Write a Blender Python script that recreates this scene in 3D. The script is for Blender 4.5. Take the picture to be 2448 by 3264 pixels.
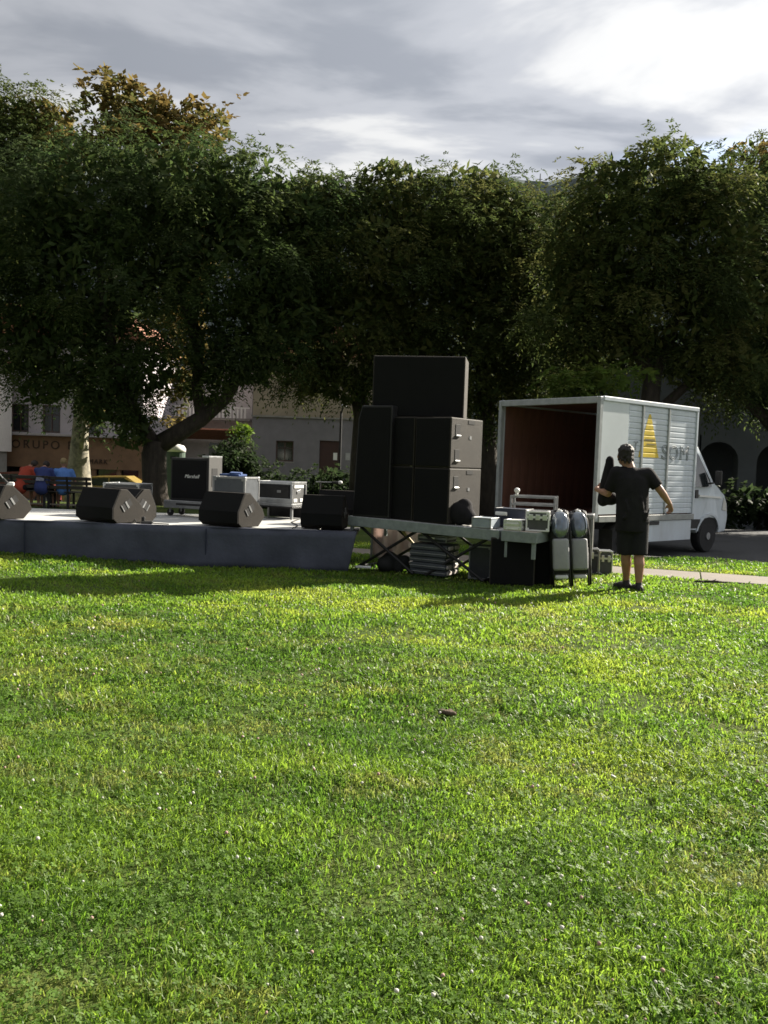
import bpy, bmesh, math, random
import numpy as np
from mathutils import Vector, Matrix, Euler

for o in list(bpy.data.objects):
    bpy.data.objects.remove(o)
SC = bpy.context.scene
COL = SC.collection
rad = math.radians
RNG = np.random.default_rng(11)
random.seed(5)

# ------------------------------------------------------------------ camera, sky, sun, exposure
FOC, HOR, ROLL = 2700.0, 1473.0, rad(1.9)
PITCH = math.atan((1632 - HOR) / FOC)
_F = Vector((0, math.cos(PITCH), -math.sin(PITCH)))
_U0 = Vector((0, math.sin(PITCH), math.cos(PITCH)))
_X = Vector((1, 0, 0))
CR = _X * math.cos(ROLL) + _U0 * math.sin(ROLL)
CU = _U0 * math.cos(ROLL) - _X * math.sin(ROLL)
EYE = Vector((0, 0, 1.5))
cam = bpy.data.cameras.new('camera')
cam.sensor_fit = 'HORIZONTAL'
cam.sensor_width = 36.0
cam.lens = FOC / 2448 * 36
cam.clip_start, cam.clip_end = 0.05, 9000
camo = bpy.data.objects.new('camera', cam)
COL.objects.link(camo)
m3 = Matrix((CR, CU, -_F)).transposed()
camo.matrix_world = Matrix.Translation(EYE) @ m3.to_4x4()
SC.camera = camo

SUN_EL, SUN_AZ = rad(29.5), rad(54)          # azimuth measured from the view axis to the right
S = Vector((math.sin(SUN_AZ) * math.cos(SUN_EL), math.cos(SUN_AZ) * math.cos(SUN_EL), math.sin(SUN_EL)))
sl = bpy.data.lights.new('sun', 'SUN')
sl.energy = 5.0
sl.angle = rad(0.55)
sl.color = (1.0, 0.92, 0.78)
slo = bpy.data.objects.new('sun', sl)
COL.objects.link(slo)
slo.rotation_euler = S.to_track_quat('Z', 'Y').to_euler()

SC.view_settings.view_transform = 'Standard'
SC.view_settings.look = 'None'
SC.view_settings.gamma = 1.0
SC.view_settings.exposure = 1.55
SC.view_settings.use_curve_mapping = False
SC.cycles.filter_width = 1.6


def build_world():
    w = bpy.data.worlds.new('World')
    SC.world = w
    w.use_nodes = True
    nt = w.node_tree
    nt.nodes.clear()
    N, L = nt.nodes.new, nt.links.new
    out = N('ShaderNodeOutputWorld')
    bg = N('ShaderNodeBackground')
    bg.inputs['Strength'].default_value = 0.1
    L(bg.outputs[0], out.inputs[0])
    sky = N('ShaderNodeTexSky')
    sky.sky_type = 'NISHITA'
    sky.sun_disc = False
    sky.sun_elevation = SUN_EL
    sky.sun_rotation = SUN_AZ
    tc = N('ShaderNodeTexCoord')
    sep = N('ShaderNodeSeparateXYZ')
    L(tc.outputs['Generated'], sep.inputs[0])

    def math_(op, a, b=None):
        n = N('ShaderNodeMath')
        n.operation = op
        for i, v in enumerate((a, b)):
            if v is None:
                continue
            if isinstance(v, (int, float)):
                n.inputs[i].default_value = v
            else:
                L(v, n.inputs[i])
        return n.outputs[0]
    h = math_('ADD', math_('MAXIMUM', sep.outputs[2], 0.0), 0.16)
    cx = math_('DIVIDE', sep.outputs[0], h)
    cy = math_('DIVIDE', sep.outputs[1], h)
    comb = N('ShaderNodeCombineXYZ')
    L(cx, comb.inputs[0])
    L(cy, comb.inputs[1])
    comb.inputs[2].default_value = 3.7

    def noise(scale, detail, rough, dist, off, rot=-24, sy=1.15):
        mp = N('ShaderNodeMapping')
        mp.inputs['Location'].default_value = off
        mp.inputs['Rotation'].default_value = (0, 0, rad(rot))
        mp.inputs['Scale'].default_value = (1.0, sy, 1.0)
        L(comb.outputs[0], mp.inputs[0])
        n = N('ShaderNodeTexNoise')
        n.inputs['Scale'].default_value = scale
        n.inputs['Detail'].default_value = detail
        n.inputs['Roughness'].default_value = rough
        n.inputs['Distortion'].default_value = dist
        L(mp.outputs[0], n.inputs['Vector'])
        return n.outputs['Fac']

    def ramp(fac, stops):
        r = N('ShaderNodeValToRGB')
        r.color_ramp.interpolation = 'EASE'
        while len(r.color_ramp.elements) < len(stops):
            r.color_ramp.elements.new(0.5)
        for e, (p, c) in zip(r.color_ramp.elements, stops):
            e.position = p
            e.color = (*c, 1)
        L(fac, r.inputs[0])
        return r.outputs[0]
    n1 = noise(1.2, 6.0, 0.52, 0.35, (7.127, 1.788, 0), 57.24, 2.0)
    shade = ramp(n1, [(0.33, (0.34, 0.365, 0.415)), (0.45, (0.50, 0.52, 0.565)), (0.55, (0.76, 0.765, 0.77)), (0.68, (0.94, 0.935, 0.91))])
    # clouds scatter more light towards us on the sun's side
    dp = N('ShaderNodeVectorMath')
    dp.operation = 'DOT_PRODUCT'
    L(tc.outputs['Generated'], dp.inputs[0])
    dp.inputs[1].default_value = S
    sd = math_('MAXIMUM', math_('ADD', dp.outputs['Value'], 0.3), 0.0)
    gain = math_('ADD', math_('MULTIPLY', sd, 2.75), 1.45)
    cl = N('ShaderNodeVectorMath')
    cl.operation = 'SCALE'
    L(shade, cl.inputs[0])
    L(gain, cl.inputs['Scale'])
    cov = ramp(noise(0.8, 4.0, 0.5, 0.2, (1.4, 9.2, 0)), [(0.31, (0, 0, 0)), (0.40, (1, 1, 1))])
    mx = N('ShaderNodeMix')
    mx.data_type = 'RGBA'
    L(cov, mx.inputs['Factor'])
    L(sky.outputs[0], mx.inputs['A'])
    L(cl.outputs[0], mx.inputs['B'])
    L(mx.outputs['Result'], bg.inputs['Color'])


build_world()


# ------------------------------------------------------------------ pixel helpers (directions only; distance is given)
def ray(px, py):
    return _F + CR * ((px - 1224) / FOC) - CU * ((py - 1632) / FOC)


def D(px, py, y):
    d = ray(px, py)
    return EYE + d * (y / d.y)


def smooth(a, b, v):
    t = np.clip((np.asarray(v, float) - a) / (b - a), 0, 1)
    return t * t * (3 - 2 * t)


# ------------------------------------------------------------------ materials
MATS = {}


def mat(name, col, rough=0.6, metal=0.0, var=0.12, scale=6.0, bump=0.0, bscale=60.0, spec=0.5, col2=None, stretch=(1, 1, 1), coat=0.0):
    if name in MATS:
        return MATS[name]
    m = bpy.data.materials.new(name)
    m.use_nodes = True
    nt = m.node_tree
    bs = nt.nodes['Principled BSDF']
    N, L = nt.nodes.new, nt.links.new
    tc = N('ShaderNodeTexCoord')
    mp = N('ShaderNodeMapping')
    mp.inputs['Scale'].default_value = stretch
    L(tc.outputs['Object'], mp.inputs[0])
    n = N('ShaderNodeTexNoise')
    n.inputs['Scale'].default_value = scale
    n.inputs['Detail'].default_value = 6
    n.inputs['Roughness'].default_value = 0.65
    L(mp.outputs[0], n.inputs['Vector'])
    r = N('ShaderNodeValToRGB')
    a = [max(0, c * (1 - var)) for c in col]
    b = list(col2) if col2 else [min(1, c * (1 + var)) for c in col]
    r.color_ramp.elements[0].position = 0.34
    r.color_ramp.elements[1].position = 0.66
    r.color_ramp.elements[0].color = (*a, 1)
    r.color_ramp.elements[1].color = (*b, 1)
    L(n.outputs['Fac'], r.inputs[0])
    L(r.outputs[0], bs.inputs['Base Color'])
    mr = N('ShaderNodeMapRange')
    mr.inputs['To Min'].default_value = max(0.03, rough - 0.1)
    mr.inputs['To Max'].default_value = min(1, rough + 0.1)
    L(n.outputs['Fac'], mr.inputs['Value'])
    L(mr.outputs[0], bs.inputs['Roughness'])
    bs.inputs['Metallic'].default_value = metal
    bs.inputs['Specular IOR Level'].default_value = spec
    if coat:
        bs.inputs['Coat Weight'].default_value = coat
        bs.inputs['Coat Roughness'].default_value = 0.1
    if bump:
        n2 = N('ShaderNodeTexNoise')
        n2.inputs['Scale'].default_value = bscale
        n2.inputs['Detail'].default_value = 4
        L(mp.outputs[0], n2.inputs['Vector'])
        bp = N('ShaderNodeBump')
        bp.inputs['Strength'].default_value = bump
        bp.inputs['Distance'].default_value = 0.02
        L(n2.outputs['Fac'], bp.inputs['Height'])
        L(bp.outputs[0], bs.inputs['Normal'])
    MATS[name] = m
    return m


def leafmat(name, transl, rough=0.5, spec=0.3, gain=1.0):
    m = bpy.data.materials.new(name)
    m.use_nodes = True
    nt = m.node_tree
    N, L = nt.nodes.new, nt.links.new
    bs = nt.nodes['Principled BSDF']
    out = nt.nodes['Material Output']
    at = N('ShaderNodeAttribute')
    at.attribute_name = 'col'
    bs.inputs['Roughness'].default_value = rough
    bs.inputs['Specular IOR Level'].default_value = spec
    L(at.outputs['Color'], bs.inputs['Base Color'])
    tr = N('ShaderNodeBsdfTranslucent')
    hs = N('ShaderNodeHueSaturation')
    hs.inputs['Saturation'].default_value = 1.03
    hs.inputs['Value'].default_value = gain
    L(at.outputs['Color'], hs.inputs['Color'])
    L(hs.outputs[0], tr.inputs['Color'])
    ms = N('ShaderNodeMixShader')
    ms.inputs[0].default_value = transl
    L(bs.outputs[0], ms.inputs[1])
    L(tr.outputs[0], ms.inputs[2])
    L(ms.outputs[0], out.inputs[0])
    MATS[name] = m
    return m


BLACK = mat('black_paint', (0.014, 0.013, 0.014), 0.55, var=0.25, bump=0.15, bscale=180)
GRILLE = mat('black_grille', (0.007, 0.007, 0.0075), 0.8, var=0.2, bump=0.3, bscale=220, spec=0.2)
CABSIDE = mat('textured_black_cabinet', (0.018, 0.015, 0.012), 0.75, var=0.25, bump=0.25, bscale=160, spec=0.25)
CABBROWN = mat('worn_brown_black_cabinet', (0.034, 0.029, 0.024), 0.7, var=0.25, scale=5, bump=0.25, bscale=160, spec=0.3)
STEEL = mat('grey_steel', (0.24, 0.27, 0.27), 0.5, var=0.2, scale=9)
ALU = mat('aluminium', (0.62, 0.63, 0.64), 0.32, metal=0.85, var=0.12, scale=14)
ALUD = mat('worn_aluminium', (0.28, 0.285, 0.29), 0.45, metal=0.6, var=0.2, scale=10)
CHROME = mat('chrome', (0.8, 0.82, 0.84), 0.12, metal=1.0, var=0.04)
WHITEP = mat('white_plastic', (0.78, 0.78, 0.75), 0.4, var=0.05)
RUBBER = mat('black_rubber', (0.018, 0.018, 0.019), 0.85, var=0.3, bump=0.2)
NAVY = mat('navy_skirt_cloth', (0.083, 0.089, 0.118), 0.9, var=0.18, scale=2.5, bump=0.25, bscale=25, spec=0.15)
DECK = mat('pale_stage_deck', (0.44, 0.44, 0.43), 0.7, var=0.07, scale=3, bump=0.05)
TRUCKW = mat('truck_white_paint', (0.66, 0.73, 0.80), 0.40, var=0.04, scale=2.4, col2=(0.52, 0.56, 0.60), stretch=(1, 1, 0.35))
TRUCKG = mat('truck_grey_trim', (0.36, 0.38, 0.39), 0.5, var=0.15)
PLYIN = mat('brown_plywood_lining', (0.17, 0.078, 0.055), 0.75, var=0.3, scale=3, stretch=(1, 1, 0.25), bump=0.1)
GLASS = mat('dark_window_glass', (0.016, 0.02, 0.022), 0.06, var=0.1, spec=0.9)
SKIN = mat('skin', (0.36, 0.19, 0.125), 0.5, var=0.1, scale=14, bump=0.05)
BARK = mat('dark_bark', (0.045, 0.036, 0.028), 0.95, var=0.4, scale=9, stretch=(1, 1, 0.3), bump=0.8, bscale=22)
BARKP = mat('pale_mottled_bark', (0.16, 0.15, 0.12), 0.9, var=0.3, scale=5, col2=(0.36, 0.32, 0.24), bump=0.4, bscale=18)
CLOTHP = mat('pale_canvas', (0.60, 0.54, 0.51), 0.9, var=0.1, scale=4, bump=0.15, bscale=30)
BLKCLOTH = mat('black_cotton', (0.017, 0.016, 0.018), 0.92, var=0.25, bump=0.25, bscale=70, spec=0.2)
LEAF = leafmat('tree_leaf', 0.36, 0.65, 0.08, 1.75)
GRASSM = leafmat('grass_blade', 0.52, 0.45, 0.35, 1.9)


# ------------------------------------------------------------------ mesh helpers
class MB:
    def __init__(self):
        self.bm = bmesh.new()

    def box(self, c, s, rot=None, bev=0.0, seg=1):
        M = Matrix.Translation(Vector(c))
        if rot is not None:
            M = M @ (rot.to_4x4() if isinstance(rot, Matrix) else Euler(rot).to_matrix().to_4x4())
        M = M @ Matrix.Diagonal((s[0], s[1], s[2], 1))
        g = bmesh.ops.create_cube(self.bm, size=1.0, matrix=M)
        if bev > 0:
            es = list({e for v in g['verts'] for e in v.link_edges})
            bmesh.ops.bevel(self.bm, geom=es, offset=bev, segments=seg, affect='EDGES', profile=0.5)
        return self

    def tube(self, pts, r, n=8):
        pts = [Vector(p) for p in pts]
        rs = [r] * len(pts) if isinstance(r, (int, float)) else list(r)
        rings = []
        ref = Vector((0.13, 0.21, 0.97))
        prev = None
        for i, p in enumerate(pts):
            t = (pts[min(i + 1, len(pts) - 1)] - pts[max(i - 1, 0)]).normalized()
            if prev is None:
                if abs(t.dot(ref)) > 0.9:
                    ref = Vector((1, 0.1, 0.05))
                u = t.cross(ref).normalized()
            else:
                u = (prev - t * prev.dot(t)).normalized()
            prev = u
            v = t.cross(u)
            rings.append([self.bm.verts.new(p + (u * math.cos(a) + v * math.sin(a)) * rs[i]) for a in [2 * math.pi * k / n for k in range(n)]])
        for a, b in zip(rings, rings[1:]):
            for k in range(n):
                self.bm.faces.new((a[k], a[(k + 1) % n], b[(k + 1) % n], b[k]))
        self.bm.faces.new(rings[0][::-1])
        self.bm.faces.new(rings[-1])
        return self

    def prism(self, poly, y0, y1):
        a = [self.bm.verts.new((u, y0, v)) for u, v in poly]
        b = [self.bm.verts.new((u, y1, v)) for u, v in poly]
        n = len(poly)
        self.bm.faces.new(a)
        self.bm.faces.new(b[::-1])
        for k in range(n):
            self.bm.faces.new((a[(k + 1) % n], a[k], b[k], b[(k + 1) % n]))
        return self

    def lathe(self, prof, c=(0, 0, 0), n=16, sx=1.0, sy=1.0):
        c = Vector(c)
        rings = []
        for r, z in prof:
            rings.append([self.bm.verts.new(c + Vector((sx * r * math.cos(a), sy * r * math.sin(a), z))) for a in [2 * math.pi * k / n for k in range(n)]])
        for a, b in zip(rings, rings[1:]):
            for k in range(n):
                self.bm.faces.new((a[k], a[(k + 1) % n], b[(k + 1) % n], b[k]))
        self.bm.faces.new(rings[0][::-1])
        self.bm.faces.new(rings[-1])
        return self

    def loft(self, rings, n=20):
        """rings of (centre, rx, ry) stacked roughly along z"""
        R = []
        for c, rx, ry in rings:
            c = Vector(c)
            R.append([self.bm.verts.new(c + Vector((rx * math.cos(a), ry * math.sin(a), 0))) for a in [2 * math.pi * k / n for k in range(n)]])
        for a, b in zip(R, R[1:]):
            for k in range(n):
                self.bm.faces.new((a[k], a[(k + 1) % n], b[(k + 1) % n], b[k]))
        self.bm.faces.new(R[0][::-1])
        self.bm.faces.new(R[-1])
        return self

    def ball(self, c, r, s=(1, 1, 1), rot=None, n=14):
        M = Matrix.Translation(Vector(c))
        if rot is not None:
            M = M @ Euler(rot).to_matrix().to_4x4()
        M = M @ Matrix.Diagonal((s[0], s[1], s[2], 1))
        bmesh.ops.create_uvsphere(self.bm, u_segments=n, v_segments=max(6, n // 2 + 2), radius=r, matrix=M)
        return self

    def caps(self, p0, p1, r0, r1, n=12):
        self.tube([p0, p1], [r0, r1], n)
        self.ball(p0, r0, n=n)
        self.ball(p1, r1, n=n)
        return self

    def build(self, name, m, parent=None, loc=(0, 0, 0), rz=0.0, sm=False, fuse=0.0, it=4):
        bmesh.ops.recalc_face_normals(self.bm, faces=self.bm.faces[:])
        me = bpy.data.meshes.new(name)
        self.bm.to_mesh(me)
        self.bm.free()
        me.materials.append(m)
        if fuse:
            me = fuse_mesh(me, fuse, it)
            sm = True
        if sm:
            for p in me.polygons:
                p.use_smooth = True
        return link(name, me, parent, loc, rz)


def link(name, me, parent=None, loc=(0, 0, 0), rz=0.0):
    o = bpy.data.objects.new(name, me)
    COL.objects.link(o)
    o.location = loc
    o.rotation_euler = (0, 0, rz)
    if parent:
        o.parent = parent
    return o


def fuse_mesh(me, voxel, it):
    """weld overlapping volumes into one continuous surface"""
    t = bpy.data.objects.new('tmp', me)
    COL.objects.link(t)
    r = t.modifiers.new('r', 'REMESH')
    r.mode = 'VOXEL'
    r.voxel_size = voxel
    s = t.modifiers.new('s', 'SMOOTH')
    s.factor = 0.5
    s.iterations = it
    dg = bpy.context.evaluated_depsgraph_get()
    new = bpy.data.meshes.new_from_object(t.evaluated_get(dg))
    bpy.data.objects.remove(t)
    bpy.data.meshes.remove(me)
    return new


def tag(o, label=None, cat=None, group=None, kind=None):
    if label:
        o['label'] = label
    if cat:
        o['category'] = cat
    if group:
        o['group'] = group
    if kind:
        o['kind'] = kind
    return o


def thing(name, label, cat, loc=(0, 0, 0), rz=0.0, group=None):
    o = bpy.data.objects.new(name, None)
    o.empty_display_size = 0.1
    COL.objects.link(o)
    o.location = loc
    o.rotation_euler = (0, 0, rz)
    return tag(o, label, cat, group)


def bx(name, m, parent, c, s, rot=None, bev=0.0, seg=1):
    return MB().box(c, s, rot, bev, seg).build(name, m, parent)


def raw_mesh(name, verts, faces4, m, cols=None, tri=None):
    """numpy verts (N,3), quads (M,4) and optional tris"""
    me = bpy.data.meshes.new(name)
    nv = len(verts)
    nq = len(faces4) if faces4 is not None else 0
    ntri = len(tri) if tri is not None else 0
    me.vertices.add(nv)
    me.vertices.foreach_set('co', np.ascontiguousarray(verts, np.float32).ravel())
    loops = []
    starts = []
    if nq:
        loops.append(np.asarray(faces4).ravel())
        starts.append(np.arange(nq) * 4)
    if ntri:
        loops.append(np.asarray(tri).ravel())
        starts.append(nq * 4 + np.arange(ntri) * 3)
    loops = np.concatenate(loops).astype(np.int32)
    starts = np.concatenate(starts).astype(np.int32)
    me.loops.add(len(loops))
    me.loops.foreach_set('vertex_index', loops)
    me.polygons.add(nq + ntri)
    me.polygons.foreach_set('loop_start', starts)
    me.update(calc_edges=True)
    if cols is not None:
        at = me.attributes.new('col', 'FLOAT_COLOR', 'POINT')
        c4 = np.ones((nv, 4), np.float32)
        c4[:, :3] = cols
        at.data.foreach_set('color', c4.ravel())
    me.materials.append(m)
    return me


def text_mesh(body, size, depth=0.0, outline=0.0, shear=0.0, spacing=1.0):
    cu = bpy.data.curves.new('t', 'FONT')
    cu.body = body
    cu.size = size
    cu.shear = shear
    cu.space_character = spacing
    cu.align_x = 'CENTER'
    if outline:
        cu.fill_mode = 'NONE'
        cu.bevel_depth = outline
        cu.bevel_resolution = 0
    else:
        cu.extrude = depth
    cu.resolution_u = 4
    t = bpy.data.objects.new('tmp', cu)
    COL.objects.link(t)
    dg = bpy.context.evaluated_depsgraph_get()
    me = bpy.data.meshes.new_from_object(t.evaluated_get(dg))
    bpy.data.objects.remove(t)
    return me


# ------------------------------------------------------------------ terrain
ROADPOLY = [(2.3, 15.35), (8.0, 14.05), (60, 2.0), (120, 60), (120, 62), (-1.0, 62.0)]


def road_in(x, y):
    # signed measure > 0 inside the road (near edge and left edge only)
    n1 = np.array([0.222, 0.975])
    d1 = (x - 2.3) * n1[0] + (y - 15.35) * n1[1]
    d2 = ((x - 2.3) * 46.65 + (y - 15.35) * 3.3) / math.hypot(46.65, 3.3)
    return np.minimum(d1, d2)


def zg(x, y):
    x = np.asarray(x, float)
    y = np.asarray(y, float)
    z = 0.012 * np.sin(x * 1.3 + 0.4) * np.sin(y * 0.9 + 1) + 0.008 * np.sin(x * 2.7 + y * 2.1)
    z = z * (1 - smooth(40, 80, np.hypot(x, y)))
    z = z + 0.10 * smooth(-1.6, -5.2, x) * smooth(7, 10.5, y) * (1 - smooth(13, 16, y))
    z = z - 0.9 * smooth(25, 31, y)
    z = z - 0.19 * smooth(-0.05, 0.10, road_in(x, y))
    pt = path_d(x, y)
    z = z - 0.02 * (1 - smooth(0.45, 0.62, np.abs(pt)))
    return z


PA, PB = np.array([3.94, 12.55]), np.array([5.5, 12.0])
PD = (PB - PA) / np.linalg.norm(PB - PA)
PN = np.array([-PD[1], PD[0]])


def path_d(x, y):
    return (x - PA[0]) * PN[0] + (y - PA[1]) * PN[1]


def zgf(x, y):
    return float(zg(x, y))


def P(px, py):
    """where the pixel's ray meets the ground"""
    d = ray(px, py)
    t = 1.5 / -d.z
    for _ in range(12):
        q = EYE + d * t
        t = (zgf(q.x, q.y) - 1.5) / d.z
    return EYE + d * t


def build_ground():
    def axis(inner0, inner1, step, far):
        a = list(np.arange(inner0, inner1 + 1e-6, step))
        s = step
        v = inner1
        while v < far:
            s *= 1.35
            v += s
            a.append(v)
        s = step
        v = inner0
        while v > -far:
            s *= 1.35
            v -= s
            a.insert(0, v)
        return np.array(a)
    xs = axis(-9, 11, 0.12, 4000)
    ys = axis(1, 32, 0.12, 4000)
    X, Y = np.meshgrid(xs, ys)
    Z = zg(X, Y)
    v = np.stack([X, Y, Z], -1).reshape(-1, 3)
    nx, ny = len(xs), len(ys)
    i = np.arange(nx * ny).reshape(ny, nx)
    q = np.stack([i[:-1, :-1], i[:-1, 1:], i[1:, 1:], i[1:, :-1]], -1).reshape(-1, 4)
    m = bpy.data.materials.new('lawn_soil_and_turf')
    m.use_nodes = True
    nt = m.node_tree
    N, L = nt.nodes.new, nt.links.new
    bs = nt.nodes['Principled BSDF']
    bs.inputs['Roughness'].default_value = 0.95
    bs.inputs['Specular IOR Level'].default_value = 0.1
    tc = N('ShaderNodeTexCoord')
    n = N('ShaderNodeTexNoise')
    n.inputs['Scale'].default_value = 1.1
    n.inputs['Detail'].default_value = 8
    n.inputs['Roughness'].default_value = 0.7
    L(tc.outputs['Object'], n.inputs['Vector'])
    r = N('ShaderNodeValToRGB')
    for p, c in ((0.3, (0.045, 0.075, 0.014)), (0.52, (0.060, 0.085, 0.020)), (0.7, (0.13, 0.14, 0.035))):
        e = r.color_ramp.elements.new(p)
        e.color = (*c, 1)
    r.color_ramp.elements.remove(r.color_ramp.elements[0])
    r.color_ramp.elements.remove(r.color_ramp.elements[-1])
    L(n.outputs['Fac'], r.inputs[0])
    L(r.outputs[0], bs.inputs['Base Color'])
    n2 = N('ShaderNodeTexNoise')
    n2.inputs['Scale'].default_value = 45
    n2.inputs['Detail'].default_value = 5
    L(tc.outputs['Object'], n2.inputs['Vector'])
    bp = N('ShaderNodeBump')
    bp.inputs['Strength'].default_value = 0.8
    bp.inputs['Distance'].default_value = 0.04
    L(n2.outputs['Fac'], bp.inputs['Height'])
    L(bp.outputs[0], bs.inputs['Normal'])
    MATS['turf'] = m
    me = raw_mesh('lawn', v, q, m)
    for p in me.polygons:
        p.use_smooth = True
    tag(link('lawn', me), 'wide green park lawn', None, kind='structure')


build_ground()

ASPHALT = mat('asphalt', (0.045, 0.046, 0.05), 0.9, var=0.25, scale=1.2, bump=0.3, bscale=90)
CONCRETE = mat('path_concrete', (0.165, 0.142, 0.12), 0.85, var=0.12, scale=2.2, bump=0.15, bscale=60)
KERBM = mat('kerb_stone', (0.26, 0.25, 0.23), 0.85, var=0.2, scale=5, bump=0.2)


def strip_sheet(name, pts_l, pts_r, m, dz):
    v, q = [], []
    for a, b in zip(pts_l, pts_r):
        v += [(a[0], a[1], zgf(*a) + dz), (b[0], b[1], zgf(*b) + dz)]
    for k in range(len(pts_l) - 1):
        q.append((2 * k, 2 * k + 1, 2 * k + 3, 2 * k + 2))
    return raw_mesh(name, np.array(v), np.array(q), m)


def build_roads():
    # concrete path: slabs with joints
    base = thing('path', 'pale concrete footpath across the lawn', None)
    base['kind'] = 'structure'
    slab = None
    ang = math.atan2(PD[1], PD[0])
    for k in range(-8, 9):
        c = PA + PD * (k * 1.5)
        if slab is None:
            slab = MB().box((0, 0, 0), (1.485, 0.98, 0.06), bev=0.008).build('slab', CONCRETE, base)
            o = slab
        else:
            o = bpy.data.objects.new('slab', slab.data)
            COL.objects.link(o)
            o.parent = base
        o.location = (c[0], c[1], zgf(c[0], c[1]) - 0.012)
        o.rotation_euler = (0, 0, ang)
    # road sheet with its slope at the far side
    xs = [2.42]
    v, q = [], []
    ys = list(np.arange(0, 48, 1.0))
    for t in ys:
        # left border runs away from the camera, right border far to the right
        l = (2.42 - 0.07 * t, 15.46 + t)
        r = (60 + t, 2.3 + t)
        nseg = 14
        for j in range(nseg + 1):
            f = (j / nseg) ** 1.6
            x = l[0] + (r[0] - l[0]) * f
            y = l[1] + (r[1] - l[1]) * f
            v.append((x, y, -0.15 - 0.9 * float(smooth(25, 31, y))))
    ns = 15
    for a in range(len(ys) - 1):
        for j in range(ns - 1):
            q.append((a * ns + j, a * ns + j + 1, (a + 1) * ns + j + 1, (a + 1) * ns + j))
    tag(link('road', raw_mesh('road', np.array(v), np.array(q), ASPHALT)), 'dark asphalt road under the trees', None, kind='structure')
    # kerb: stones along the near edge
    kerb = thing('kerb', 'stone kerb between verge and road', None)
    kerb['kind'] = 'structure'
    d = np.array([0.975, -0.222])
    st = None
    for k in range(14):
        c = np.array([2.3, 15.35]) + d * (0.45 + k * 0.9)
        if st is None:
            st = o = MB().box((0, 0, 0), (0.89, 0.13, 0.22), bev=0.012).build('kerb_stone', KERBM, kerb)
        else:
            o = bpy.data.objects.new('kerb_stone', st.data)
            COL.objects.link(o)
            o.parent = kerb
        o.location = (c[0], c[1], -0.105)
        o.rotation_euler = (0, 0, math.atan2(d[1], d[0]))
    # lower street behind the trees
    v = []
    q = []
    for i, x in enumerate(np.linspace(-70, -2.6, 10)):
        v += [(x, 31.5, -0.885), (x, 41.5, -0.885)]
        if i:
            q.append((2 * i - 2, 2 * i, 2 * i + 1, 2 * i - 1))
    tag(link('street', raw_mesh('street', np.array(v), np.array(q), ASPHALT)), 'asphalt street in front of the houses', None, kind='structure')
    # far hill with a mast
    n = 90
    v, q = [], []
    xs = np.linspace(-1500, 4200, n)
    prof = 742 + 30 * np.sin((xs - 300) / 420) + 9 * np.sin(xs / 90) + 5 * np.sin(xs / 37)
    for i in range(n):
        v += [(xs[i], 2000, -5), (xs[i] * 1.02, 2300, prof[i] * 0.45), (xs[i] * 1.05, 2500, prof[i] * 1.12), (xs[i] * 1.05, 3200, -5)]
    for i in range(n - 1):
        for k in range(3):
            q.append((4 * i + k, 4 * i + k + 4, 4 * i + k + 5, 4 * i + k + 1))
    hm = mat('hill_scrub', (0.10, 0.12, 0.12), 0.95, var=0.35, scale=0.01)
    tag(link('hill', raw_mesh('hill', np.array(v), np.array(q), hm)), 'distant blue-grey hill between the tree crowns', None, kind='structure')


build_roads()


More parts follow.
